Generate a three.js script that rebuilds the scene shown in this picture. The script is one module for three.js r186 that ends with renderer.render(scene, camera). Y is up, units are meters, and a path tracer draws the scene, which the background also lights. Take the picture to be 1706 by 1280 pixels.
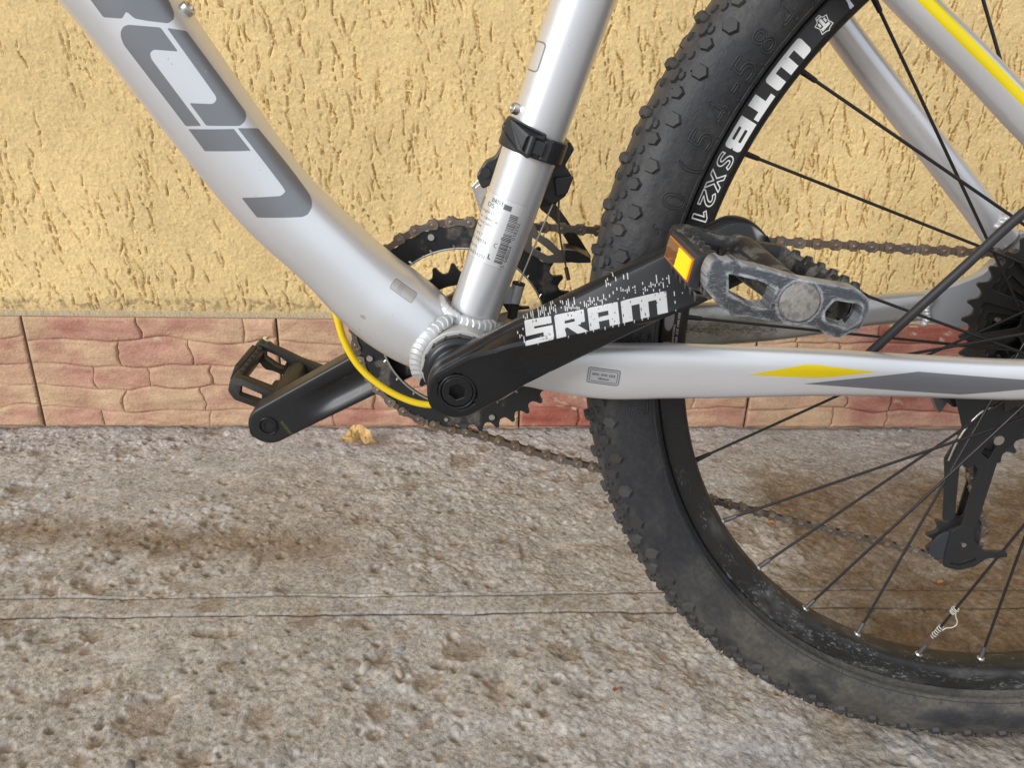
import * as THREE from 'three';
import { mergeGeometries, mergeVertices, toCreasedNormals } from 'three/addons/utils/BufferGeometryUtils.js';
import { FontLoader } from 'three/addons/loaders/FontLoader.js';

// ------------------------------------------------------------------ camera, sky, sun, exposure
const scene = new THREE.Scene();
const camera = new THREE.PerspectiveCamera(51.825, 1024 / 769, 0.02, 300);
camera.position.set(0, 0.51173, 1.0476);
camera.rotation.set(-0.398704, -0.062009, 0.028903, 'YXZ');
const renderer = new THREE.WebGLRenderer({ antialias: true });
renderer.setSize(1024, 769);
renderer.toneMapping = THREE.LinearToneMapping;
renderer.toneMappingExposure = 1.65;
renderer.shadowMap.enabled = true;
{ // hazy bright sky, neutral ground haze below the horizon
  const w = 128, h = 64, d = new Float32Array(w * h * 4);
  for (let j = 0; j < h; j++) {
    const el = ((j + 0.5) / h - 0.5) * Math.PI;               // row 0 is the nadir
    const L = el > 0 ? 0.46 + 0.22 * Math.min(1, Math.sin(el) / 0.7) : 0.26;
    for (let i = 0; i < w; i++) { const k = (j * w + i) * 4; d[k] = L * 0.95; d[k + 1] = L * 1.0; d[k + 2] = L * 1.07; d[k + 3] = 1; }
  }
  const sky = new THREE.DataTexture(d, w, h, THREE.RGBAFormat, THREE.FloatType);
  sky.mapping = THREE.EquirectangularReflectionMapping; sky.magFilter = THREE.LinearFilter; sky.minFilter = THREE.LinearFilter;
  sky.colorSpace = THREE.LinearSRGBColorSpace; sky.needsUpdate = true;
  scene.background = sky; scene.environment = sky;
}
const sun = new THREE.DirectionalLight(new THREE.Color(1, 0.99, 0.975), 1.5);   // veiled sun, low in front on the left, under the added overhead slab
sun.position.set(-4.5, 2.75, 4.0); sun.target.position.set(0, 0.2, 0.4);
sun.castShadow = true; sun.shadow.radius = 42; sun.shadow.mapSize.set(2048, 2048);
Object.assign(sun.shadow.camera, { left: -8, right: 8, top: 8, bottom: -8, near: 0.1, far: 30 });
scene.add(sun, sun.target);

// ------------------------------------------------------------------ helpers
function rng(seed) { let s = seed >>> 0; return () => { s = (s + 0x6D2B79F5) >>> 0; let t = Math.imul(s ^ (s >>> 15), 1 | s); t = (t + Math.imul(t ^ (t >>> 7), 61 | t)) ^ t; return ((t ^ (t >>> 14)) >>> 0) / 4294967296; }; }
const clamp = (v, a = 0, b = 1) => Math.min(b, Math.max(a, v));
const lerp = (a, b, t) => a + (b - a) * t;
const sst = (a, b, v) => { const t = clamp((v - a) / (b - a)); return t * t * (3 - 2 * t); };
const rad = (d) => d * Math.PI / 180;
function hash(x, y, s) { let h = Math.imul(x, 374761393) ^ Math.imul(y, 668265263) ^ Math.imul(s, 974634777); h = Math.imul(h ^ (h >>> 13), 1274126177); return ((h ^ (h >>> 16)) >>> 0) / 4294967296; }
function vnoise(x, y, s, per = 0) {             // smooth value noise, 0..1; periodic when per > 0
  let xi = Math.floor(x), yi = Math.floor(y); const fx = x - xi, fy = y - yi;
  const u = fx * fx * (3 - 2 * fx), v = fy * fy * (3 - 2 * fy); let x1 = xi + 1, y1 = yi + 1;
  if (per) { xi = ((xi % per) + per) % per; x1 = ((x1 % per) + per) % per; yi = ((yi % per) + per) % per; y1 = ((y1 % per) + per) % per; }
  return lerp(lerp(hash(xi, yi, s), hash(x1, yi, s), u), lerp(hash(xi, y1, s), hash(x1, y1, s), u), v);
}
function fbm(x, y, s, oct = 4, per = 0) { let a = 0, n = 0, k = 1; for (let o = 0; o < oct; o++) { a += k * vnoise(x, y, s + o * 17, per); n += k; k *= 0.5; x *= 2; y *= 2; per *= 2; } return a / n; }
function dataTex(n, m, fn, srgb = false) {      // fn(i, j) -> [r, g, b] in 0..1
  const d = new Uint8Array(n * m * 4);
  for (let j = 0; j < m; j++) for (let i = 0; i < n; i++) { const c = fn(i, j), k = (j * n + i) * 4; d[k] = 255 * clamp(c[0]); d[k + 1] = 255 * clamp(c[1]); d[k + 2] = 255 * clamp(c[2]); d[k + 3] = 255; }
  const t = new THREE.DataTexture(d, n, m); t.wrapS = t.wrapT = THREE.RepeatWrapping; t.magFilter = THREE.LinearFilter; t.minFilter = THREE.LinearMipmapLinearFilter; t.generateMipmaps = true;
  if (srgb) t.colorSpace = THREE.SRGBColorSpace; t.needsUpdate = true; return t;
}
const rep = (t, sx, sy = sx) => { const c = t.clone(); c.repeat.set(1 / sx, 1 / sy); c.needsUpdate = true; return c; };
const V = (x, y, z) => new THREE.Vector3(x / 1000, y / 1000, z / 1000);
const tag = (o, label, category, group, kind) => { o.userData.label = label; o.userData.category = category; if (group) o.userData.group = group; if (kind) o.userData.kind = kind; return o; };
const shadows = (m) => { m.castShadow = m.receiveShadow = true; return m; };
function mesh(name, geo, mat, parent) { const m = shadows(new THREE.Mesh(Array.isArray(geo) ? join(geo) : geo, mat)); m.name = name; parent.add(m); return m; }
function join(list) {
  const out = list.map((g) => { let q = g.index ? g.toNonIndexed() : g.clone(); for (const k of Object.keys(q.attributes)) if (!['position', 'normal', 'uv'].includes(k)) q.deleteAttribute(k); if (!q.attributes.normal) q.computeVertexNormals(); if (!q.attributes.uv) q.setAttribute('uv', new THREE.BufferAttribute(new Float32Array(q.attributes.position.count * 2), 2)); return q; });
  return mergeGeometries(out, false);
}
function boxUV(g) {                              // uv in metres from the dominant face direction
  const q = g.index ? g.toNonIndexed() : g; const p = q.attributes.position, uv = new Float32Array(p.count * 2);
  const a = new THREE.Vector3(), b = new THREE.Vector3(), c = new THREE.Vector3(), n = new THREE.Vector3();
  for (let i = 0; i < p.count; i += 3) {
    a.fromBufferAttribute(p, i); b.fromBufferAttribute(p, i + 1); c.fromBufferAttribute(p, i + 2);
    n.copy(b).sub(a).cross(c.clone().sub(a)); const ax = Math.abs(n.x), ay = Math.abs(n.y), az = Math.abs(n.z);
    [a, b, c].forEach((v, k) => { const o = (i + k) * 2; if (az >= ax && az >= ay) { uv[o] = v.x; uv[o + 1] = v.y; } else if (ax >= ay) { uv[o] = v.z + 0.31; uv[o + 1] = v.y; } else { uv[o] = v.x; uv[o + 1] = v.z + 0.17; } });
  }
  q.setAttribute('uv', new THREE.BufferAttribute(uv, 2)); return q;
}
function planarUV(g, box) {                      // box [x0, y0, x1, y1] in mm -> 0..1
  const p = g.attributes.position, uv = new Float32Array(p.count * 2);
  for (let i = 0; i < p.count; i++) { uv[2 * i] = (p.getX(i) * 1000 - box[0]) / (box[2] - box[0]); uv[2 * i + 1] = (p.getY(i) * 1000 - box[1]) / (box[3] - box[1]); }
  g.setAttribute('uv', new THREE.BufferAttribute(uv, 2)); return g;
}
function poly(pts, holes = []) { const s = new THREE.Shape(pts.map(([x, y]) => new THREE.Vector2(x / 1000, y / 1000))); for (const h of holes) s.holes.push(new THREE.Path(h.map(([x, y]) => new THREE.Vector2(x / 1000, y / 1000)))); return s; }
function plate(pts, z0, z1, bev = 0.6, holes = []) { // extruded outline from z0 to z1 (mm)
  const b = bev / 1000, g = new THREE.ExtrudeGeometry(poly(pts, holes), { depth: (z1 - z0) / 1000 - 2 * b, bevelEnabled: bev > 0, bevelThickness: b, bevelSize: b * 0.8, bevelOffset: -b * 0.8, bevelSegments: 2, curveSegments: 10 });
  g.translate(0, 0, z0 / 1000 + b); return g;
}
function rounded(pts, r = 2, n = 4) {             // rounds the corners of a polygon
  const o = []; const N = pts.length;
  for (let i = 0; i < N; i++) {
    const p = pts[i], a = pts[(i + N - 1) % N], b = pts[(i + 1) % N];
    const la = Math.hypot(a[0] - p[0], a[1] - p[1]), lb = Math.hypot(b[0] - p[0], b[1] - p[1]), ra = Math.min(r, la * 0.45), rb = Math.min(r, lb * 0.45);
    const A = [p[0] + (a[0] - p[0]) / la * ra, p[1] + (a[1] - p[1]) / la * ra], B = [p[0] + (b[0] - p[0]) / lb * rb, p[1] + (b[1] - p[1]) / lb * rb];
    for (let k = 0; k <= n; k++) { const t = k / n; o.push([(1 - t) ** 2 * A[0] + 2 * t * (1 - t) * p[0] + t * t * B[0], (1 - t) ** 2 * A[1] + 2 * t * (1 - t) * p[1] + t * t * B[1]]); }
  }
  return o;
}
const disc = (x, y, r, n = 32, a0 = 0) => Array.from({ length: n }, (_, i) => [x + r * Math.cos(a0 + i / n * 2 * Math.PI), y + r * Math.sin(a0 + i / n * 2 * Math.PI)]);
const box = (x0, x1, y0, y1, z0, z1) => { const g = new THREE.BoxGeometry((x1 - x0) / 1000, (y1 - y0) / 1000, (z1 - z0) / 1000); g.translate((x0 + x1) / 2000, (y0 + y1) / 2000, (z0 + z1) / 2000); return g; };
function rod(a, b, r, seg = 10, r2 = r) {          // cylinder between two mm points
  const A = V(...a), B = V(...b), L = A.distanceTo(B), g = new THREE.CylinderGeometry(r2 / 1000, r / 1000, L, seg);
  g.translate(0, L / 2, 0); g.applyQuaternion(new THREE.Quaternion().setFromUnitVectors(new THREE.Vector3(0, 1, 0), B.clone().sub(A).normalize())); g.translate(A.x, A.y, A.z); return g;
}
function along(profile, a, b, seg = 32) {          // lathe of [radius, distance] (mm) about the axis a -> b
  const A = V(...a), B = V(...b), g = new THREE.LatheGeometry(profile.map(([r, h]) => new THREE.Vector2(r / 1000, h / 1000)), seg);
  g.applyQuaternion(new THREE.Quaternion().setFromUnitVectors(new THREE.Vector3(0, 1, 0), B.sub(A).normalize())); g.translate(A.x, A.y, A.z); return g;
}
const tube = (pts, r, seg = 60, rs = 10) => new THREE.TubeGeometry(new THREE.CatmullRomCurve3(pts.map((p) => V(...p))), seg, r / 1000, rs);
function sweep(nodes, { seg = 90, rs = 40, n = 2 } = {}) { // nodes [x, y, z, half height in the bike's plane, half width across it]
  const K = nodes.length, cr = (c, t) => { const f = clamp(t) * (K - 1), i = Math.min(K - 2, Math.floor(f)), u = f - i, g = (k) => nodes[clamp(k, 0, K - 1)][c]; const p0 = g(i - 1), p1 = g(i), p2 = g(i + 1), p3 = g(i + 2); return 0.5 * (2 * p1 + (p2 - p0) * u + (2 * p0 - 5 * p1 + 4 * p2 - p3) * u * u + (3 * p1 - p0 - 3 * p2 + p3) * u * u * u); };
  const pos = [], idx = [];
  for (let i = 0; i <= seg; i++) {
    const t = i / seg, C = V(cr(0, t), cr(1, t), cr(2, t)), a = cr(3, t) / 1000, b = cr(4, t) / 1000, e = 0.004;
    const T = V(cr(0, t + e) - cr(0, t - e), cr(1, t + e) - cr(1, t - e), cr(2, t + e) - cr(2, t - e)).normalize();
    const Z = new THREE.Vector3(0, 0, 1).addScaledVector(T, -T.z).normalize(), N = Z.clone().cross(T);
    for (let k = 0; k < rs; k++) { const th = k / rs * 2 * Math.PI, c = Math.cos(th), s = Math.sin(th); const p = C.clone().addScaledVector(N, a * Math.sign(c) * Math.abs(c) ** (2 / n)).addScaledVector(Z, b * Math.sign(s) * Math.abs(s) ** (2 / n)); pos.push(p.x, p.y, p.z); }
  }
  for (let i = 0; i < seg; i++) for (let k = 0; k < rs; k++) { const a = i * rs + k, b = i * rs + (k + 1) % rs, c = a + rs, d = b + rs; idx.push(a, b, c, b, d, c); }
  for (const [row, flip] of [[0, true], [seg, false]]) { const m = pos.length / 3; let x = 0, y = 0, z = 0; for (let k = 0; k < rs; k++) { x += pos[(row * rs + k) * 3]; y += pos[(row * rs + k) * 3 + 1]; z += pos[(row * rs + k) * 3 + 2]; } pos.push(x / rs, y / rs, z / rs); for (let k = 0; k < rs; k++) { const a = row * rs + k, b = row * rs + (k + 1) % rs; flip ? idx.push(m, b, a) : idx.push(m, a, b); } }
  const g = new THREE.BufferGeometry(); g.setAttribute('position', new THREE.Float32BufferAttribute(pos, 3)); g.setIndex(idx); g.computeVertexNormals(); return g;
}
function mirrorZ(g) { const q = g.index ? g.toNonIndexed() : g.clone(); const p = q.attributes.position, uv = q.attributes.uv; for (let i = 0; i < p.count; i++) p.setZ(i, -p.getZ(i)); for (let i = 0; i < p.count; i += 3) for (const at of [p, uv]) if (at) for (let c = 0; c < at.itemSize; c++) { const t = at.array[(i + 1) * at.itemSize + c]; at.array[(i + 1) * at.itemSize + c] = at.array[(i + 2) * at.itemSize + c]; at.array[(i + 2) * at.itemSize + c] = t; } q.deleteAttribute('normal'); return q; }
function gridSheet(us, vs, fn) {                   // fn(u, v) -> [x, y, z, uvx, uvy]
  const n = us.length, m = vs.length, pos = new Float32Array(n * m * 3), uv = new Float32Array(n * m * 2), idx = new Uint32Array((n - 1) * (m - 1) * 6);
  let k = 0; for (let j = 0; j < m; j++) for (let i = 0; i < n; i++, k++) { const r = fn(us[i], vs[j]); pos[3 * k] = r[0]; pos[3 * k + 1] = r[1]; pos[3 * k + 2] = r[2]; uv[2 * k] = r[3]; uv[2 * k + 1] = r[4]; }
  let q = 0; for (let j = 0; j < m - 1; j++) for (let i = 0; i < n - 1; i++) { const a = j * n + i, b = a + 1, c = a + n, d = c + 1; idx[q++] = a; idx[q++] = b; idx[q++] = c; idx[q++] = b; idx[q++] = d; idx[q++] = c; }
  const g = new THREE.BufferGeometry(); g.setAttribute('position', new THREE.BufferAttribute(pos, 3)); g.setAttribute('uv', new THREE.BufferAttribute(uv, 2)); g.setIndex(new THREE.BufferAttribute(idx, 1)); g.computeVertexNormals(); return g;
}
function steps(a, b, d, outA, outB) {              // fine spacing d between a and b, growing spacing outside
  const r = []; for (let x = a; x <= b + 1e-9; x += d) r.push(x);
  let s = d, x = a; while (x > outA) { s *= 1.5; x -= s; r.unshift(Math.max(x, outA)); } s = d; x = r[r.length - 1]; while (x < outB) { s *= 1.5; x += s; r.push(Math.min(x, outB)); } return r;
}
const mat = (color, roughness, metalness = 0, extra = {}) => new THREE.MeshPhysicalMaterial({ color: Array.isArray(color) ? new THREE.Color(...color) : new THREE.Color(color), roughness, metalness, ...extra });

// ------------------------------------------------------------------ wall: combed plaster above a plinth of faux-stone tiles
const wall = new THREE.Group(); wall.name = 'wall'; scene.add(wall);
tag(wall, 'ochre combed plaster house wall above a low plinth of stone-look tiles', 'wall', null, 'structure');
const WX0 = -0.70, WX1 = 1.0, WY0 = 0.15, WY1 = 0.70, WD = 0.0009;
{
  const nx = Math.round((WX1 - WX0) / WD), ny = Math.round((WY1 - WY0) / WD), H = new Float32Array(nx * ny), G = new Float32Array(nx * ny), r = rng(11);
  const stamp = (x, y, R, dep) => { const cx = (x - WX0) / WD, cy = (y - WY0) / WD, q = Math.ceil(R / WD) + 1; for (let j = Math.floor(cy - q); j <= cy + q; j++) for (let i = Math.floor(cx - q); i <= cx + q; i++) { if (i < 0 || j < 0 || i >= nx || j >= ny) continue; const dd = Math.hypot((i - cx) * WD, (j - cy) * WD) / R; if (dd < 1) { const v = dep * (1 - dd * dd); if (v > G[j * nx + i]) G[j * nx + i] = v; } } };
  const streak = (x, y, len, R, dep, slant, wob) => { let dir = slant, t = 0, on = 1, left = 0.006 + 0.02 * r(); const st = 0.0007; while (t < len) { left -= st; if (left < 0) { on = 1 - on; left = on ? 0.004 + 0.022 * r() ** 2 : 0.0015 + 0.006 * r(); x += (r() - 0.5) * 0.0022; } const f = Math.sin(Math.PI * clamp(t / len, 0.08, 0.92)); if (on) stamp(x + (r() - 0.5) * 0.0005, y, R * (0.6 + 0.45 * f) * (0.75 + 0.5 * r()), dep * (0.5 + 0.5 * f) * (0.8 + 0.4 * r())); dir += (r() - 0.5) * wob; dir += (slant - dir) * 0.1; x += Math.sin(dir) * st; y -= Math.cos(dir) * st; t += st; } };
  const area = (WX1 - WX0) * (WY1 - WY0);
  for (let i = 0; i < area * 4300; i++) {
    const x = lerp(WX0, WX1, r()), y = lerp(WY0, WY1, r()); const dens = fbm(x * 8 + 3, y * 7, 5, 3); if (r() > sst(0.28, 0.60, dens) + 0.10) continue;
    const big = r() < 0.5; streak(x, y, big ? 0.022 + 0.06 * r() * r() : 0.004 + 0.010 * r(), big ? 0.00095 + 0.0003 * r() : 0.0008 + 0.0003 * r(), big ? 0.0018 + 0.0010 * r() : 0.0012 + 0.0007 * r(), 0.07 + (r() - 0.5) * 0.14, big ? 0.5 : 0.8);
  }
  for (let i = 0; i < area * 10000; i++) { const x = lerp(WX0, WX1, r()), y = lerp(WY0, WY1, r()); if (fbm(x * 20, y * 16, 7, 2) < 0.42) continue; stamp(x, y, 0.0006 + 0.0012 * r() * r(), 0.0005 + 0.0012 * r()); }
  for (let j = 0; j < ny; j++) for (let i = 0; i < nx; i++) { const x = WX0 + i * WD, y = WY0 + j * WD; H[j * nx + i] = 0.0010 * (fbm(x * 45, y * 26, 21, 3) - 0.5) + 0.0004 * (fbm(x * 300, y * 240, 25, 2) - 0.5) + 0.0007 * sst(0.62, 0.78, fbm(x * 260 + 5, y * 230, 27, 2)) - G[j * nx + i]; }
  const hAt = (x, y) => { const fx = (x - WX0) / WD, fy = (y - WY0) / WD; if (fx < 1 || fy < 1 || fx > nx - 2 || fy > ny - 2) return -0.0006; const i = Math.floor(fx), j = Math.floor(fy), u = fx - i, v = fy - j; return lerp(lerp(H[j * nx + i], H[j * nx + i + 1], u), lerp(H[(j + 1) * nx + i], H[(j + 1) * nx + i + 1], u), v); };
  const us = steps(-0.64, 0.90, 0.00115, -7, 7), vs = steps(0.166, 0.63, 0.00115, 0.150, 3.2);
  // pigment: even ochre with weathering; the deepest furrows are tinted brown
  const cw = 2048, ch = 1024, colT = dataTex(cw, ch, (i, j) => {
    const x = -0.75 + 1.8 * i / cw, y = 0.1 + 0.6 * j / ch, a = fbm(x * 6, y * 6, 31, 4) - 0.5, b = fbm(x * 60, y * 60, 35, 3) - 0.5, c = fbm(x * 420, y * 420, 37, 2) - 0.5;
    const fx = Math.round((x - WX0) / WD), fy = Math.round((y - WY0) / WD), g = fx >= 0 && fy >= 0 && fx < nx && fy < ny ? G[fy * nx + fx] : 0;
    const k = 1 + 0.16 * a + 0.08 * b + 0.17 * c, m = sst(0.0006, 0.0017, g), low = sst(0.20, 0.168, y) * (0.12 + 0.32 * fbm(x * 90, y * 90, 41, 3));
    const grime = sst(0.010, 0.002, Math.abs(y - 0.181 + 0.006 * a)) * sst(0.50, 0.62, fbm(x * 150, y * 190, 43, 2)); const sp = (c > 0.34 ? 0.8 : 1) * (1 - 0.2 * grime);
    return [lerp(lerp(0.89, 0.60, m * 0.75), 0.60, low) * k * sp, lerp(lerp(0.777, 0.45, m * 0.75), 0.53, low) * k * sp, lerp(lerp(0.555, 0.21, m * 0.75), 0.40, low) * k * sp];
  }, true);
  colT.wrapS = colT.wrapT = THREE.MirroredRepeatWrapping;
  const bumpT = dataTex(512, 512, (i, j) => { const v = 0.6 * fbm(i / 8, j / 8, 51, 2, 64) + 0.4 * fbm(i / 3.2, j / 3.2, 53, 2, 160); return [v, v, v]; });
  const pm = mat('#ffffff', 0.92, 0, { map: colT, bumpMap: rep(bumpT, 0.19 / 1.8, 0.19 / 0.6), bumpScale: 0.0007 });
  mesh('plaster', gridSheet(us, vs, (x, y) => [x, y, -0.010 + hAt(x, y), (x + 0.75) / 1.8, (y - 0.1) / 0.6]), pm, wall);
  mesh('wall_core', new THREE.BoxGeometry(14, 3.4, 0.25).translate(0, 1.5, -0.125 - 0.0165), mat([0.5, 0.4, 0.2], 0.95), wall);
  // mortar bed on top of the tiles
  const mt = mat([0.50, 0.40, 0.26], 0.95, 0, { bumpMap: rep(bumpT, 0.12), bumpScale: 0.002 });
  mesh('mortar_ledge', gridSheet(steps(-0.64, 0.9, 0.003, -6.5, 6.5), [0, 0.2, 0.4, 0.6, 0.8, 1], (x, t) => { const n = fbm(x * 120, t * 2.5, 61, 3) - 0.5, e = fbm(x * 30, 4, 63, 3) - 0.5; return [x, 0.1655 + 0.0085 * t ** 1.5 + 0.003 * n * Math.sin(t * Math.PI) + t * 0.004 * e, -0.0012 - 0.0115 * t + 0.0015 * n * Math.sin(t * Math.PI), x, t * 0.02]; }), mt, wall);
}
{ // plinth: each tile is a slab with its moulded stones standing proud of the joints
  const TW = 0.3384, TX = -0.600, grain = dataTex(512, 512, (i, j) => { const v = 0.5 * fbm(i / 60, j / 20, 71, 3, 0) + 0.5 * fbm(i / 6, j / 5, 73, 3); return [v, v, v]; });
  const tone = dataTex(512, 512, (i, j) => { const a = fbm(i / 90, j / 60, 77, 4), b = fbm(i / 7, j / 7, 79, 2), k = 0.86 + 0.16 * a + 0.12 * (b - 0.5); return [k, k * (0.985 + 0.03 * (a - 0.5)), k * (0.97 + 0.05 * (a - 0.5))]; }, true);
  grain.wrapS = grain.wrapT = tone.wrapS = tone.wrapT = THREE.MirroredRepeatWrapping;
  const sm = mat('#ffffff', 0.78, 0, { vertexColors: true, map: rep(tone, 0.2), bumpMap: rep(grain, 0.16), bumpScale: 0.0014 });
  const slabM = mat([0.42, 0.27, 0.175], 0.85, 0, { bumpMap: rep(grain, 0.16), bumpScale: 0.0008 });
  const lin = (h) => { const c = new THREE.Color(h); return [c.r, c.g, c.b]; };
  const PEACH = lin('#dcb496'), TAN = lin('#d9bb98'), ROSE = lin('#c79482'), RED = lin('#a65f50');
  const redAt = (x, y) => { let v = 0.25 * sst(0.45, 0.7, fbm(x * 9 + 7, y * 22, 85, 3)); v = Math.max(v, 0.75 * sst(0.07, 0.085, x) * sst(0.26, 0.17, x), 0.85 * sst(0.53, 0.60, x) * sst(0.80, 0.72, x), 0.3 * sst(-0.60, -0.57, x) * sst(-0.38, -0.46, x)); return v; };
  for (let t = -3; t < 7; t++) {
    const x0 = TX + t * TW + 0.0012, x1 = TX + (t + 1) * TW - 0.0012, r = rng(100 + t * 7 + 3);
    const tile = mesh('plinth_tile', boxUV(box(x0 * 1000, x1 * 1000, -3, 165, -14, -1.6)), slabM, wall);
    if (t < -1 || t > 4) { // beyond the frame: the same slab, its relief left to the grain
      continue;
    }
    let y = 0.0012; const rows = [0.027, 0.035, 0.034, 0.036, 0.033];
    rows.forEach((hh, ri) => {
      const yb = y, yt = Math.min(y + hh, 0.1645); y = yt;
      let x = x0; const cuts = [x0]; while (x < x1 - 0.06) { x += 0.055 + 0.10 * r(); if (x < x1 - 0.04) cuts.push(x); } cuts.push(x1);
      for (let c = 0; c < cuts.length - 1; c++) {
        const a = cuts[c], b = cuts[c + 1], nU = Math.max(8, Math.round((b - a) / 0.004)), nV = 9, sd = Math.floor(r() * 9999), hgt = 0.0012 + 0.0018 * r(), red0 = (r() - 0.6) * 0.5, tanK = r() ** 0.7, lift = r() * 0.0008, sl = (r() - 0.5) * 0.0016;
        const yW = (xx, row) => (row <= 0 ? yb : row >= 5 ? yt : (row ? 0 : 0)) ; const wob = (xx, yy, s) => (yy < 0.004 || yy > 0.162 ? 0 : 0.022 * (fbm(xx * 13 + s, yy * 40, 91 + t, 3) - 0.5));
        const us = [], vs = []; for (const [l, n, L] of [[us, nU, b - a], [vs, nV, yt - yb]]) { const e1 = 0.0009 / L, e2 = 0.0022 / L, e3 = 0.0042 / L; l.push(0, e1, e2, e3); for (let i = 1; i < n; i++) if (i / n > e3 + 0.02 && i / n < 1 - e3 - 0.02) l.push(i / n); l.push(1 - e3, 1 - e2, 1 - e1, 1); }
        const cols = [];
        const g = gridSheet(us, vs, (u, v) => {
          let xx = lerp(a, b, u); const yy0 = yb + wob(xx, yb, ri * 3.1), yy1 = yt + wob(xx, yt, (ri + 1) * 3.1); let yy = lerp(yy0, yy1, v);
          if (u > 0.001 || c > 0) xx += (c > 0 ? (1 - u) : 0) * 0.012 * (fbm(a * 50, yy * 70, 95, 2) - 0.5); if (c < cuts.length - 2) xx += u * 0.012 * (fbm(b * 50, yy * 70, 95, 2) - 0.5);
          const ex = Math.min(u, 1 - u) * (b - a), ey = Math.min(v, 1 - v) * (yy1 - yy0), e = sst(0, 0.0030, Math.min(ex, ey));
          const gx = u === 0 ? 0.0005 : u === 1 ? -0.0005 : 0;
          const n = fbm(xx * 45 + sd, yy * 110, sd, 4) - 0.5, ridge = 1 - Math.abs(2 * fbm(xx * 26 + sd * 3, yy * 60, sd + 5, 3) - 1);
          const z = -0.0010 + e * (hgt + 0.0042 * n + lift + sl * (u - 0.5) * 2 - 0.0012 * ridge ** 6);
          let rd = clamp(redAt(xx, yy) + red0 * (0.4 + 0.9 * redAt(xx, yy)) + 0.9 * (fbm(xx * 24, yy * 40, 87, 3) - 0.5)), cc = PEACH.map((p, k) => lerp(p, TAN[k], tanK * 0.8));
          cc = cc.map((p, k) => lerp(p, rd < 0.5 ? ROSE[k] : lerp(ROSE[k], RED[k], (rd - 0.5) * 2), clamp(rd * 2)));
          const sc = rd > 0.45 ? sst(0.66, 0.74, fbm(xx * 70, yy * 160, 97, 4)) * sst(0.55, 0.68, fbm(xx * 16, yy * 25, 99, 2)) : 0; // pale plaster scuffs on the red stones
          const soil = 0.20 * (1 - sst(0, 0.0018, Math.min(ex, ey))); cols.push(...cc.map((p, k) => lerp(lerp(p * 0.95, [0.66, 0.56, 0.42][k], sc), [0.20, 0.115, 0.07][k], soil)));
          return [xx + gx, yy, z, xx, yy];
        });
        g.setAttribute('color', new THREE.Float32BufferAttribute(cols, 3)); mesh('stone', g, sm, tile);
      }
    });
  }
  const pl = [], r = rng(5); for (let i = 0; i < 16; i++) { const s = new THREE.SphereGeometry(1, 8, 6); s.scale(0.0016 + 0.0012 * r(), 0.003 + 0.0015 * r(), 0.0011); s.translate(-0.2765 + 0.0022 * Math.sin(i * 0.9), 0.150 - i * 0.0028, 0.0008); pl.push(s); }
  mesh('plaster_drip', pl, mat([0.72, 0.60, 0.40], 0.9), wall);
}

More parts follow.
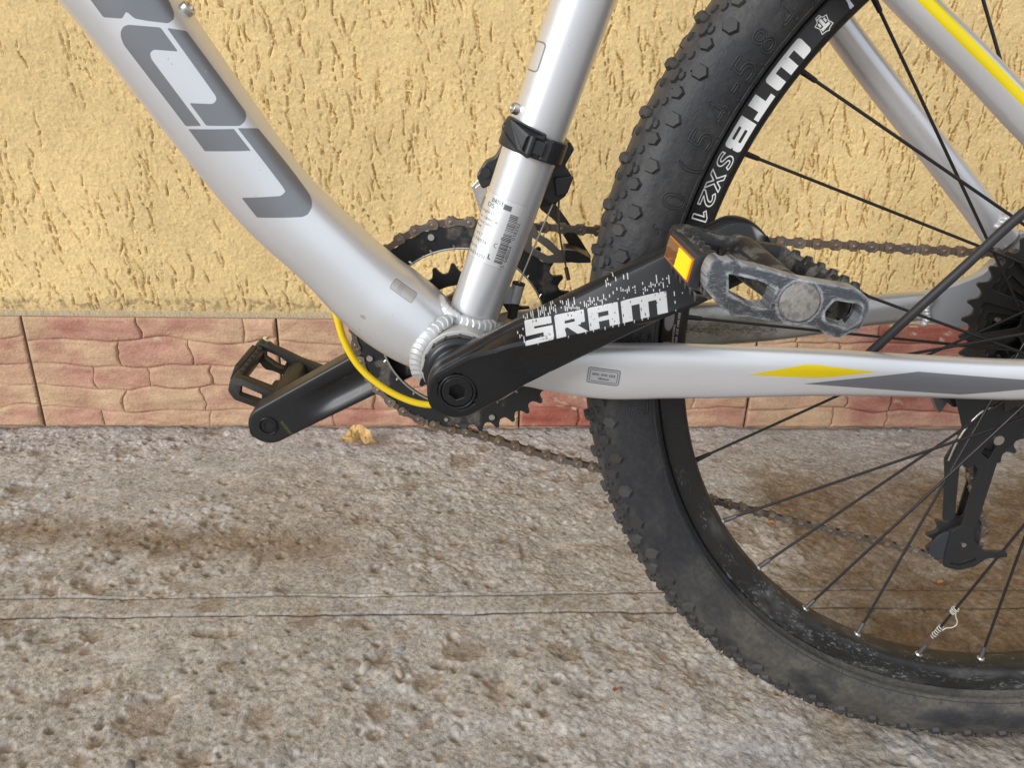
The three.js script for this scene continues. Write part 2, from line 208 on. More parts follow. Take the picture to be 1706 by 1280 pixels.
// ------------------------------------------------------------------ ground: rough trowelled concrete
{
  const pits = [], r = rng(23); const cell = 0.02, buck = new Map();
  for (let i = 0; i < 10000; i++) { const x = lerp(-0.75, 1.0, r()), z = lerp(0, 0.75, r()); const den = fbm(x * 7 + 11, z * 9, 111, 3); if (r() > sst(0.33, 0.66, den) + 0.06) continue; const R = 0.0014 + 0.0034 * r() ** 2.2; const p = { x, z, R: R * (1 + 0.8 * r()), k: 0.7 + 0.8 * r(), d: R * (0.5 + 0.5 * r()), up: r() < 0.30 ? -0.75 : 1, c: Math.cos(r() * 3), s: Math.sin(r() * 3) }; pits.push(p); }
  for (const [x, z, R, d] of [[-0.246, 0.441, 0.012, 0.0055], [-0.232, 0.443, 0.012, 0.005], [-0.218, 0.442, 0.009, 0.004], [-0.085, 0.478, 0.009, 0.005], [-0.022, 0.485, 0.01, 0.005], [0.0, 0.477, 0.008, 0.004], [-0.435, 0.53, 0.008, 0.004], [-0.40, 0.535, 0.007, 0.003], [0.095, 0.47, 0.008, 0.003], [0.03, 0.13, 0.008, 0.003], [0.02, 0.17, 0.007, 0.003], [-0.36, 0.13, 0.009, 0.003]]) pits.push({ x, z, R, k: 0.7, d, up: 1, c: 1, s: 0 });
  for (const p of pits) { const m = p.R * 1.6; for (let i = Math.floor((p.x - m) / cell); i <= Math.floor((p.x + m) / cell); i++) for (let j = Math.floor((p.z - m) / cell); j <= Math.floor((p.z + m) / cell); j++) { const k = i * 4096 + j; if (!buck.has(k)) buck.set(k, []); buck.get(k).push(p); } }
  const pit = (x, z) => { const l = buck.get(Math.floor(x / cell) * 4096 + Math.floor(z / cell)); let v = 0, lo = 0; if (l) for (const p of l) { const dx = x - p.x, dz = z - p.z, a = (dx * p.c + dz * p.s), b = (-dx * p.s + dz * p.c) / p.k, q = (a * a + b * b) / (p.R * p.R) * (0.55 + 0.9 * vnoise(x * 260 + p.R * 9e4, z * 260, 117)); if (q < 1) { const w = p.up * p.d * (1 - q) * (1 - q * 0.3); if (w > 0) v = Math.max(v, w); else lo = Math.min(lo, w); } } return v + lo; };
  const l1 = (x) => 0.3885 - 0.010 * (x * x - 0.1) * 0.4 + 0.0035 * (fbm(x * 9, 1, 121, 3) - 0.5) + 0.0012 * (fbm(x * 90, 1, 122, 2) - 0.5), l2 = (x) => 0.4172 + 0.0035 * (fbm(x * 8, 5, 123, 3) - 0.5) + 0.0016 * (fbm(x * 80, 1, 124, 2) - 0.5);
  const height = (x, z) => {
    const band = sst(l1(x) - 0.004, l1(x), z) * sst(l2(x) + 0.004, l2(x), z), rough = (0.25 + 0.52 * sst(0.3, 0.7, fbm(x * 5, z * 6, 131, 3))) * (1 - 0.8 * band);
    let h = 0.005 * (fbm(x * 9, z * 9, 133, 3) - 0.5) + 0.004 * (1 - band) * (fbm(x * 30, z * 42, 134, 2) - 0.5) + rough * (0.0050 * (fbm(x * 85, z * 105, 135, 4) - 0.5) + 0.0024 * (fbm(x * 190, z * 215, 136, 2) - 0.5) + 0.0014 * (fbm(x * 350, z * 390, 137, 2) - 0.5)) - (1 - 0.75 * band) * pit(x, z);
    const c1 = Math.abs(z - l1(x)), c2 = Math.abs(z - l2(x)), f1 = 0.4 + 0.9 * fbm(x * 30, 2, 141, 2), f2 = 0.3 + 0.9 * fbm(x * 30, 7, 142, 2);
    h += 0.0012 * band + 0.0016 * f1 * (1 - sst(0, 0.003, Math.abs(z - l1(x) + 0.0028))); h -= 0.0042 * f1 * (1 - sst(0, 0.0019, c1)) + 0.0042 * f2 * (1 - sst(0, 0.0019, c2));
    return h;
  };
  const us = steps(-0.66, 0.95, 0.00165, -9, 9), vs = steps(-0.006, 0.66, 0.00165, -0.1, 12);
  const cw = 2048, ch = 1024, colT = dataTex(cw, ch, (i, j) => {
    const x = -0.75 + 1.8 * i / cw, z = -0.05 + 0.9 * j / ch;
    const n1 = fbm(x * 5 + 3, z * 6, 151, 4), n2 = fbm(x * 40, z * 50, 153, 3) - 0.5, n3 = fbm(x * 300, z * 340, 155, 3) - 0.5, n4 = fbm(x * 90 + 5, z * 90, 157, 3);
    let c = [0.65, 0.63, 0.612]; const n5 = fbm(x * 420 + 9, z * 420, 158, 2); const k = 1 + 0.20 * n2 + 0.42 * n3 - 0.16 * sst(0.66, 0.76, n5) + 0.05 * sst(0.34, 0.24, n5); const warm = sst(0.45, 0.65, n1), pd = sst(0.0004, 0.0018, pit(x, z)), grey = sst(0.22, 0.05, z) * 0.6;
    c = [lerp(c[0], 0.635, warm), lerp(c[1], 0.61, warm), lerp(c[2], 0.58, warm)]; c = [lerp(c[0], 0.69, grey), lerp(c[1], 0.67, grey), lerp(c[2], 0.655, grey)];
    const dirtShade = Math.max(0.95 * sst(0.042, 0.0, Math.abs(z - 0.29 - 0.12 * (x + 0.3) + 0.03 * (n1 - 0.5))) * sst(-0.08, -0.2, x), 1.25 * sst(0.28, 0.50, x + 0.5 * (n1 - 0.5) + 0.1 * (z - 0.3)) * sst(0.10, 0.2, z) * sst(0.64, 0.52, z)) * (0.55 + 0.7 * (n4 - 0.3));  // brown soil with painted shadow band at left and shade inside the wheel
    c = [lerp(c[0], 0.46, clamp(dirtShade)), lerp(c[1], 0.385, clamp(dirtShade)), lerp(c[2], 0.295, clamp(dirtShade))];
    const d2 = 0.45 * pd + 0.22 * sst(0.62, 0.75, n4); c = [lerp(c[0], 0.49, d2), lerp(c[1], 0.42, d2), lerp(c[2], 0.34, d2)];
    const pale = 0.3 * sst(0.60, 0.72, fbm(x * 14, z * 18, 161, 4)); c = c.map((v) => lerp(v, 0.70, pale));
    const crack = Math.max(1 - sst(0.0003, 0.0017, Math.abs(z - l1(x))), 1 - sst(0.0003, 0.0017, Math.abs(z - l2(x)))) * 0.9; c = c.map((v, q) => lerp(v, [0.25, 0.2, 0.15][q], crack));
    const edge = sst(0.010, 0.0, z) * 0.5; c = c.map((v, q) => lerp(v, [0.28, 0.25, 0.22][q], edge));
    return c.map((v) => v * k);
  }, true);
  colT.wrapS = colT.wrapT = THREE.MirroredRepeatWrapping;
  const bumpT = dataTex(512, 512, (i, j) => { const v = 0.55 * fbm(i / 8, j / 8, 171, 3, 64) + 0.45 * fbm(i / 2.67, j / 2.67, 173, 2, 192); return [v, v, v]; });
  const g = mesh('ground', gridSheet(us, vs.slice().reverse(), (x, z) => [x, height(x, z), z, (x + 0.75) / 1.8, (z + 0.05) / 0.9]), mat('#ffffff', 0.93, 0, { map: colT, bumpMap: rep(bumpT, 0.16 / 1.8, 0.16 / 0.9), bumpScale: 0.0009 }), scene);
  tag(g, 'rough weathered concrete paving with a trowelled joint running along the wall', 'ground', null, 'structure');
}

{ // unseen slab added overhead to dim the light on what faces up
  const added_roof = new THREE.Group(); added_roof.name = 'added_roof'; scene.add(added_roof); tag(added_roof, 'unseen flat slab added over the paving to dim light from above', 'added_roof', null, 'structure');
  mesh('added_roof_slab', new THREE.BoxGeometry(9, 0.14, 1.25).translate(2.2, 2.62, 0.59), mat([0.42, 0.36, 0.28], 0.9), added_roof);
}

// ------------------------------------------------------------------ the bicycle (all numbers in mm from the bottom bracket centre: x rearwards, y up, z towards the viewer)
const bike = new THREE.Group(); bike.name = 'bicycle'; scene.add(bike);
bike.position.set(0.42315, 0, 0.56541); bike.rotation.set(-0.00744, -0.03032, 0, 'YXZ');   // stands where the rear tyre touches the ground
tag(bike, 'silver mountain bike with yellow and grey stripes standing in front of the ochre wall', 'bicycle');
const BBX = -0.42675, BBY = 0.32727, AX = 426.75, AY = 18.54;
function part(name, geo, m, label) { const o = mesh(name, geo, m, bike); o.position.set(BBX, BBY, 0); if (label) o.userData.label = label; return o; }
const sub = (parent, name, geo, m, label) => { const o = mesh(name, geo, m, parent); if (label) o.userData.label = label; return o; };
function canvasTex(bx, s, fn, base) {             // canvas over a region [x0, y0, x1, y1] in mm, y up; s pixels per mm
  const w = Math.round((bx[2] - bx[0]) * s), h = Math.round((bx[3] - bx[1]) * s), cv = document.createElement('canvas'); cv.width = w; cv.height = h; const c = cv.getContext('2d');
  c.fillStyle = base; c.fillRect(0, 0, w, h); c.setTransform(s, 0, 0, -s, -bx[0] * s, bx[3] * s); fn(c);
  const t = new THREE.CanvasTexture(cv); t.colorSpace = THREE.SRGBColorSpace; t.anisotropy = 4; return t;
}
const fillPoly = (c, pts, col) => { c.fillStyle = col; c.beginPath(); pts.forEach(([x, y], i) => i ? c.lineTo(x, y) : c.moveTo(x, y)); c.closePath(); c.fill(); };
function text(c, str, x, y, size, ang = 0, { font = 'sans-serif', bold = true, sx = 1, stroke = 0, fill = true, align = 'left', col = null } = {}) {
  c.save(); c.translate(x, y); c.rotate(ang); c.scale(sx * size / 100, -size / 100); c.font = `${bold ? 'bold ' : ''}100px ${font}`; c.textAlign = align; c.textBaseline = 'alphabetic';
  if (col) c.fillStyle = c.strokeStyle = col; if (fill) c.fillText(str, 0, 0); if (stroke) { c.lineWidth = stroke; c.lineJoin = 'round'; c.strokeText(str, 0, 0); } c.restore();
}
function specks(c, bx, n, seed, cols, smin, smax, al = 0.5) { const r = rng(seed); for (let i = 0; i < n; i++) { c.globalAlpha = al * (0.3 + 0.7 * r()); c.fillStyle = cols[Math.floor(r() * cols.length)]; const x = lerp(bx[0], bx[2], r()), y = lerp(bx[1], bx[3], r()), s = smin + (smax - smin) * r() ** 3; c.beginPath(); c.ellipse(x, y, s * (0.6 + r()), s * (0.5 + 0.6 * r()), r() * 3, 0, 7); c.fill(); } c.globalAlpha = 1; }
function scratches(c, bx, n, seed, col, lmax, w, al = 0.5) { const r = rng(seed); c.strokeStyle = col; for (let i = 0; i < n; i++) { c.globalAlpha = al * r(); c.lineWidth = w * (0.5 + r()); const x = lerp(bx[0], bx[2], r()), y = lerp(bx[1], bx[3], r()), a = r() * 6.3, l = lmax * r() ** 2; c.beginPath(); c.moveTo(x, y); c.quadraticCurveTo(x + l * 0.5 * Math.cos(a + 0.3), y + l * 0.5 * Math.sin(a + 0.3), x + l * Math.cos(a), y + l * Math.sin(a)); c.stroke(); } c.globalAlpha = 1; }

const SIL = '#dddee1', PRINT = '#838589', YEL = '#f7dc10';
const silverX = { clearcoat: 0.3, clearcoatRoughness: 0.3 };
const silver = mat(SIL, 0.34, 0.62, silverX), silverMap = (t) => mat('#ffffff', 0.34, 0.62, { ...silverX, map: t });
const weldM = mat('#c6c6c6', 0.42, 0.4), steel = mat([0.62, 0.60, 0.57], 0.34, 1), blackAlu = mat([0.016, 0.017, 0.019], 0.36, 0.15), blackPlastic = mat([0.017, 0.017, 0.018], 0.5), satin = mat([0.02, 0.021, 0.023], 0.42);
const noiseMap = (seed, lo, hi, cut, sc = 1) => { const t = dataTex(256, 256, (i, j) => { const v = sst(cut, cut + 0.2, fbm(i / 42 * sc, j / 42 * sc, seed, 4)) * (0.4 + 0.8 * fbm(i / 5, j / 5, seed + 9, 2)); return [0, 1, 2].map((k) => lerp(lo[k], hi[k], clamp(v))); }, true); t.wrapS = t.wrapT = THREE.MirroredRepeatWrapping; return t; };

{ // down tube
  const bx = [-260, -30, 0, 260];
  const A = [[-197.5, 203.6], [-192.1, 195.1], [-182.1, 194.7], [-179.4, 198.3], [-175.7, 195], [-169.5, 194], [-160.1, 193.2], [-157.9, 195.5], [-158.2, 198.9], [-160.6, 204.6], [-178, 232], [-216, 232]];
  const E1 = [[-184.5, 185.5], [-183.9, 188.4], [-182.2, 190.7], [-179.4, 191.8], [-163.6, 191], [-155.8, 179.1], [-167.8, 179.7], [-169.9, 177.9], [-169.6, 174.9], [-146.8, 140.4], [-155.7, 140], [-183.5, 181.5]];
  const E2 = [[-160.7, 190.9], [-152.6, 189.8], [-124.8, 148.1], [-124.0, 145.4], [-124.6, 142.6], [-126.7, 140.5], [-144, 140.6], [-151.9, 152.5], [-139.8, 152.2], [-138, 154.1], [-138.3, 156.2]];
  const N1 = [[-154.5, 138.4], [-129.7, 138.9], [-121.3, 127.1], [-146.8, 126.5]];
  const N2 = [[-127.9, 139.4], [-118.5, 138.9], [-90.9, 101.4], [-89.4, 98], [-89.2, 94.6], [-91, 91.2], [-94, 89.9], [-120.7, 89.1], [-128.6, 100.5], [-105.9, 101.9], [-103.4, 103.9], [-104.4, 106.2]];
  const t = canvasTex(bx, 6, (c) => {
    fillPoly(c, rounded(A, 1.0), PRINT); fillPoly(c, rounded(E1, 1.0), PRINT); fillPoly(c, rounded(E2, 1.0), PRINT); fillPoly(c, N1, PRINT); fillPoly(c, rounded(N2, 1.0), PRINT);
    specks(c, bx, 260, 3, ['#8a8a88', '#6c665c', '#d8d8d8'], 0.1, 0.5, 0.5); scratches(c, bx, 40, 4, '#8f8f8f', 6, 0.1, 0.4);
    c.fillStyle = '#3a3127'; c.globalAlpha = 0.55; c.beginPath(); c.ellipse(-98, 120, 3.2, 1.1, -0.8, 0, 7); c.fill(); c.beginPath(); c.ellipse(-103, 126, 4, 0.9, -0.8, 0, 7); c.fill(); c.globalAlpha = 1;
    c.save(); c.translate(-35.5, 45.2); c.rotate(-0.62); c.fillStyle = '#c2bfb9'; c.beginPath(); c.roundRect(-8.2, -2.6, 16.4, 5.6, 1); c.fill(); c.strokeStyle = '#8d8883'; c.lineWidth = 0.3; c.stroke(); for (let i = 0; i < 4; i++) text(c, 'IIII III II', -4, 1.6 - i * 1.1, 0.9, 0, { col: '#99938d' }); c.restore();
    c.fillStyle = '#9c9c9c'; c.globalAlpha = 0.5; c.beginPath(); c.ellipse(-60, 30, 2, 1.2, -0.6, 0, 7); c.fill(); c.globalAlpha = 1;
  }, SIL);
  const dt = part('down_tube', planarUV(sweep([[-330, 408, 0, 29, 27], [-278, 331, 0, 29, 27], [-232, 262, 0, 29, 27], [-190.6, 205, 0, 28.2, 26], [-178, 186, 0, 27.4, 25.5], [-151.7, 146.4, 0, 26.6, 25], [-116.5, 97.0, 0, 25.4, 25], [-82, 62.5, 0, 25, 27], [-60, 40, 0, 27.0, 29], [-43, 26, 0, 28, 31], [-23, 11.6, 0, 25, 32], [-8, 2, 0, 18, 31]], { rs: 56, n: 2.15 }), bx), silverMap(t), 'silver hydroformed down tube with large grey lettering');
  const boss = along([[0.01, 0], [6, 0], [6, 1.2], [4.2, 1.4], [4.2, 5.6], [3.7, 6.2], [2.1, 6.2], [2.1, 3.2], [0.01, 3.2]], [-157.6, 199.2, 3], [-147, 206, 5], 28); sub(dt, 'bottle_bolt', boss, steel);
}
{ // seat tube with its sticker
  const bx = [-20, 0, 120, 260];
  const t = canvasTex(bx, 7, (c) => {
    specks(c, bx, 160, 8, ['#7d7d7d', '#6a665f', '#d5d5d5'], 0.08, 0.4, 0.5);
    c.strokeStyle = '#8f9092'; c.lineWidth = 0.9; c.save(); c.translate(42, 182); c.rotate(-0.3); c.beginPath(); c.roundRect(-3.4, -8, 6.8, 16, 2); c.stroke(); c.restore();
    c.save(); c.translate(27.6, 57.7); c.transform(-0.931, 0.319, 0.311, 0.950, 0, 0);       // sticker frame: x to the left round the tube, y up along it
    c.fillStyle = '#e6e7e9'; c.beginPath(); c.roundRect(-0, 0, 27, 41.5, 2.2); c.fill(); c.beginPath(); c.rect(4, 1, 40, 36); c.fill();
    c.strokeStyle = '#b4b6b9'; c.lineWidth = 0.25; c.beginPath(); c.roundRect(0, 0, 28, 41.5, 2.2); c.stroke();
    const r = rng(77); let y = 3; while (y < 34) { const w = 0.22 + 0.5 * r(); c.fillStyle = '#26282b'; const g = y > 17.5 && y < 19.3; c.fillRect(g ? 3.0 : 3.6, y, g ? 6.6 : 5.4, w); y += w + 0.25 + 0.45 * r(); }
    c.restore();
    const ax = (u, v) => [27.6 - 0.931 * u + 0.311 * v, 57.7 + 0.319 * u + 0.950 * v];
    let q = ax(1.0, 2.6); text(c, '5', ...ax(1.6, 0.8), 3.1, 1.26, { bold: false, col: '#3a3d40' }); text(c, '948004', ...ax(1.0, 4.6), 3.1, 1.26, { bold: false, col: '#3a3d40', sx: 1.05 }); text(c, '018292', ...ax(1.0, 19.4), 3.1, 1.26, { bold: false, col: '#3a3d40', sx: 1.1 });
    const T = (s, u, v, z, o = {}) => text(c, s, ...ax(u, v), z, -0.3, { col: '#46494c', bold: false, ...o });
    c.save(); c.translate(...ax(13.4, 36)); c.rotate(-0.3); c.fillStyle = '#6d7074'; c.fillRect(-1, -0.6, 5, 3.2); c.restore();
    T('DRIVE', 22.4, 36.6, 3.4, { bold: true, sx: 0.75 }); T('D5.7', 24, 33.2, 3.6); T('Height 17"', 27, 29, 2.0); T('Size 18mm M', 28.2, 25, 2.2); T('Colour Silver', 28.2, 22, 2.0); T('time', 28.2, 19, 2.2, { bold: true }); T('32: 42 T', 28, 14.6, 2.0); T('38574974', 29.5, 10.6, 2.8); T('48mm', 29.5, 6.2, 2.6); T('4004018292', 29.5, 2, 2.6); T('C', 12.6, 11.5, 4); T('L', 14, 3.4, 4.6, { bold: true });
  }, SIL);
  const ax0 = [13.3, 42.1], d = [0.309, 0.951]; const at = (s, r) => [ax0[0] + d[0] * s, ax0[1] + d[1] * s, 0, r, r];
  const tubeS = part('seat_tube', planarUV(sweep([[-1, 2, 0, 17, 17], at(-30, 16.4), at(-10, 16.2), at(20, 16.4), at(60, 16.8), at(105, 17.3), at(150, 17.6), at(190, 17.9), at(230, 18), at(300, 18), at(370, 18)], { rs: 48 }), bx), silverMap(t), 'silver seat tube with a worn white barcode sticker');
  sub(tubeS, 'bottle_bolt', along([[0.01, 0], [4.4, 0], [4.4, 1.2], [3.4, 1.4], [3.4, 5.5], [2.9, 6], [1.7, 6], [1.7, 3.5], [0.01, 3.5]], [34.6, 152, 6], [20, 157.5, 12], 24), steel);
}
{ // bottom bracket shell, weld beads and cup
  const sh = part('bottom_bracket', along([[0.01, -36], [24, -36], [24.3, -34], [23.6, 0], [24.3, 34], [24, 36], [0.01, 36]], [0, 0, 0], [0, 0, 1], 56), mat('#c4c3bf', 0.5, 0.4));
  const cup = part('bearing_cup', [along([[21.8, 35.6], [22.4, 36.4], [22.4, 42], [21.2, 43.4], [17, 43.6], [17, 52], [0.01, 52]], [0, 0, 0], [0, 0, 1], 48), ...Array.from({ length: 16 }, (_, i) => rod([22.1 * Math.cos(i / 16 * 6.283), 22.1 * Math.sin(i / 16 * 6.283), 36.6], [22.1 * Math.cos(i / 16 * 6.283), 22.1 * Math.sin(i / 16 * 6.283), 42], 1.1, 6))], blackAlu);
  const bead = (pts, n, R) => {                      // one run of weld: a low ridge with overlapping scalloped ripples
    const cv = new THREE.CatmullRomCurve3(pts.map((p) => V(...p))), rows = n * 9, rs = 16, pos = [], idx = [], r = rng(n), jit = Array.from({ length: n + 2 }, () => 0.9 + 0.2 * r());
    for (let i = 0; i <= rows; i++) { const t = i / rows, f = t * n, q = f - Math.floor(f), P = cv.getPointAt(t), T = cv.getTangentAt(t), U = new THREE.Vector3(P.x * 6, P.y * 6, 0.45).normalize(); U.addScaledVector(T, -U.dot(T)).normalize(); const W = T.clone().cross(U), k = lerp(jit[Math.floor(f)], jit[Math.floor(f) + 1], q), hgt = R * 0.42 * (0.80 + 0.34 * (1 - q) ** 1.6) * k, wd = R * (0.94 + 0.10 * Math.sin(q * Math.PI)) * k, end = Math.min(1, Math.min(t, 1 - t) * 14 + 0.2);
      for (let m = 0; m < rs; m++) { const a = m / rs * 6.2832, c = Math.cos(a), p = P.clone().addScaledVector(W, wd * c * end / 1000).addScaledVector(U, hgt * Math.sin(a) * end / 1000).addScaledVector(T, -0.0021 * c * c); pos.push(p.x, p.y, p.z); } }
    for (let i = 0; i < rows; i++) for (let m = 0; m < rs; m++) { const a = i * rs + m, b = i * rs + (m + 1) % rs; idx.push(a, a + rs, b, b, a + rs, b + rs); }
    const g = new THREE.BufferGeometry(); g.setAttribute('position', new THREE.Float32BufferAttribute(pos, 3)); g.setIndex(idx); g.computeVertexNormals(); return g; };
  part('weld_bead', bead([[-26.5, -9, 30], [-28, 2, 32], [-25.2, 12, 33], [-18.6, 20.8, 31.6], [-11, 26.6, 27], [-3.4, 28.6, 21]], 15, 4.4), weldM);
  part('weld_bead', bead([[-15.5, 36.5, 4], [-11.5, 32.5, 13], [-4, 27.6, 18.5], [5, 24.2, 20.5], [14, 22.4, 19], [24, 21.5, 11]], 14, 4.0), weldM);
}
{ // stays
  const bx = [0, -40, 430, 50];
  const label = [[78.6, 6.9], [98, 5.4], [97.7, -4.8], [78.7, -3.2]];
  const t = canvasTex(bx, 4.7, (c) => {
    fillPoly(c, [[176.3, 6.1], [209.3, 14.4], [215, 14.6], [250, 12.1], [222.5, 6.9], [214, 6.3]], YEL);
    fillPoly(c, rounded([[209.5, 2], [274.8, 13.6], [341, 11.4], [400, 9.4], [440, 6], [342.7, 6.1], [302.9, -0.2]], 1), '#7d8087');
    c.save(); c.translate(78.7, -3.2); c.rotate(-0.078); c.fillStyle = '#c3c6cc'; c.strokeStyle = '#4b4f55'; c.beginPath(); c.roundRect(0, 0, 19.4, 10, 1.3); c.fill(); c.lineWidth = 0.42; c.stroke(); c.beginPath(); c.roundRect(1.3, 1.3, 16.8, 7.4, 0.8); c.lineWidth = 0.3; c.stroke(); text(c, 'MAX. DISC SIZE', 9.7, 5.2, 2.0, 0, { align: 'center', col: '#3c4046', sx: 0.98 }); text(c, '180mm', 9.7, 2.6, 2.0, 0, { align: 'center', col: '#3c4046' }); c.restore();
    specks(c, bx, 200, 12, ['#6d6a64', '#55524d', '#d8d8d8'], 0.1, 0.5, 0.5);
  }, SIL);
  part('chain_stay', planarUV(sweep([[2, -1, 21, 15, 12], [40, 2.5, 30, 15.5, 10], [63, 2, 36, 17, 8.8], [94, 1.6, 41, 18.4, 8.4], [130, 3.4, 43.5, 18, 8.4], [167, 4.4, 45.5, 17, 8.6], [222, 6.8, 50, 14.9, 8.8], [274, 7.6, 55, 13.3, 9], [339, 8.2, 60, 12.5, 9], [410, 12, 63, 11.5, 8.5]], { n: 2.5 }), bx), silverMap(t), 'left chain stay with yellow and grey flashes and a disc size label');
  const dirtShade = canvasTex(bx, 3, (c) => { const r = rng(31); for (let i = 0; i < 900; i++) { const x = 150 + 75 * r() ** 1.6, y = 5 + 16 * (r() - 0.5) * r(); c.globalAlpha = 0.10 + 0.2 * r(); c.fillStyle = '#2b241a'; c.beginPath(); c.ellipse(x, y, 1.6 * r(), 0.8 * r(), 0, 0, 7); c.fill(); } for (let i = 0; i < 700; i++) { c.globalAlpha = 0.05; c.fillStyle = '#5f5038'; c.beginPath(); c.ellipse(70 + 150 * r() ** 1.5, lerp(-16, 26, r()), 9 * r() + 3, 5 * r() + 2, 0, 0, 7); c.fill(); } c.globalAlpha = 1; specks(c, bx, 200, 14, ['#3a342c'], 0.1, 0.5, 0.6); }, '#b3b3b3');
  const rs = part('chain_stay', planarUV(sweep([[2, -1, -21, 15, 12], [40, 2.5, -30, 15.5, 10], [63, 2, -36, 17, 8.8], [94, 2, -41, 18, 8.4], [130, 3.6, -43, 17, 8.4], [160, 5, -44, 16.2, 8.6], [212, 8.8, -46, 15.8, 8.6], [254, 12.6, -48, 14.2, 8.8], [292, 16.6, -51, 11.6, 8.6], [327, 19.2, -54, 11, 7], [338, 19.6, -55, 10.5, 6]], { n: 2.4 }), bx), silverMap(dirtShade), 'right chain stay, grimy behind the tyre');
  const DO = mat('#b4b6ba', 0.45, 0.5);
  part('dropout', plate(rounded([[332, 29.5], [352, 36], [372, 45], [383, 60], [386, 74], [398, 78], [405, 60], [440, 40], [445, 5], [420, -2], [400, 8], [362, 4.5], [334, 9.5]], 5), -59, -51, 1), DO);
  part('dropout', plate(rounded([[398, 26], [414, 85], [430, 80], [452, 25], [446, 0], [402, 2]], 6), 57, 64, 1), DO);
  const wb = []; for (let i = 0; i < 9; i++) { const s = new THREE.SphereGeometry(1, 10, 8); s.scale(0.0026, 0.0024, 0.0035); s.translate(0.3365 + 0.0012 * Math.sin(i), 0.0085 + i * 0.0026, -0.0485); wb.push(s); }
  for (let i = 0; i < 8; i++) { const s = new THREE.SphereGeometry(1, 10, 8); s.scale(0.003, 0.0026, 0.004); s.translate(0.369 + i * 0.0024, 0.0815 + 0.0034 * i - 0.00035 * i * i, -0.0445); wb.push(s); }
  part('weld_bead', wb, weldM);
  const b2 = [120, 40, 440, 310];
  const ty = canvasTex(b2, 4, (c) => { fillPoly(c, [[180, 271], [192, 268.5], [243.8, 214], [304.1, 168], [372, 117], [360, 117], [306.2, 160.2], [233.3, 213.7]], YEL); specks(c, b2, 160, 16, ['#77736c', '#d8d8d8'], 0.1, 0.5, 0.5); }, SIL);
  const lss = part('seat_stay', planarUV(sweep([[100, 318, 14, 8.5, 9], [120, 300, 34, 9, 9], [178, 258, 41, 9, 9], [235, 214, 45, 9, 9.4], [273, 186.5, 46.5, 9.4, 9.6], [311, 157.2, 48, 9.9, 9.8], [360, 119, 52, 10, 9.6], [416, 74, 58, 9.5, 8]], { rs: 40 }), b2), silverMap(ty), 'left seat stay with a bright yellow stripe');
  const td = canvasTex(b2, 3, (c) => { specks(c, b2, 160, 18, ['#55514a', '#3f3b35'], 0.1, 0.6, 0.6); }, SIL);
  part('seat_stay', planarUV(sweep([[102, 322, -14, 8.5, 9], [128, 304, -33, 9, 9], [180, 258, -39, 9.4, 9.4], [233.6, 205.7, -43, 9.6, 9.6], [266.5, 174.5, -44.5, 10, 10], [313.6, 132, -47, 10.2, 10], [354, 95.6, -50, 10.6, 9.6], [384, 68, -54, 11.5, 7]], { rs: 40 }), b2), silverMap(td), 'right seat stay behind the spokes');
  part('brake_hose', tube([[232, -6, 46], [242, 3, 44], [253.5, 17, 43], [296.7, 71.5, 45], [325.4, 107, 46], [350, 131, 49], [374, 132, 56], [392, 112, 62], [402, 88, 63]], 2.9, 50, 12), mat([0.022, 0.022, 0.024], 0.55));
}

// ------------------------------------------------------------------ rear wheel
const AXV = [AX, AY];
function revolve(profile, seg, uScale) {            // [radius, z] mm about the wheel axle
  const m = profile.length, pos = [], uv = [], idx = []; let L = [0]; for (let i = 1; i < m; i++) L.push(L[i - 1] + Math.hypot(profile[i][0] - profile[i - 1][0], profile[i][1] - profile[i - 1][1]) / 1000);
  for (let k = 0; k <= seg; k++) { const a = k / seg * 2 * Math.PI, c = Math.cos(a), s = Math.sin(a); profile.forEach(([r, z], i) => { pos.push((AX + r * c) / 1000, (AY + r * s) / 1000, z / 1000); uv.push(k / seg * uScale, L[i]); }); }
  for (let k = 0; k < seg; k++) for (let i = 0; i < m - 1; i++) { const a = k * m + i, b = a + m; idx.push(a, b, a + 1, a + 1, b, b + 1); }
  const g = new THREE.BufferGeometry(); g.setAttribute('position', new THREE.Float32BufferAttribute(pos, 3)); g.setAttribute('uv', new THREE.Float32BufferAttribute(uv, 2)); g.setIndex(idx); g.computeVertexNormals(); return g;
}
const RC = 318.8, RT = 27;
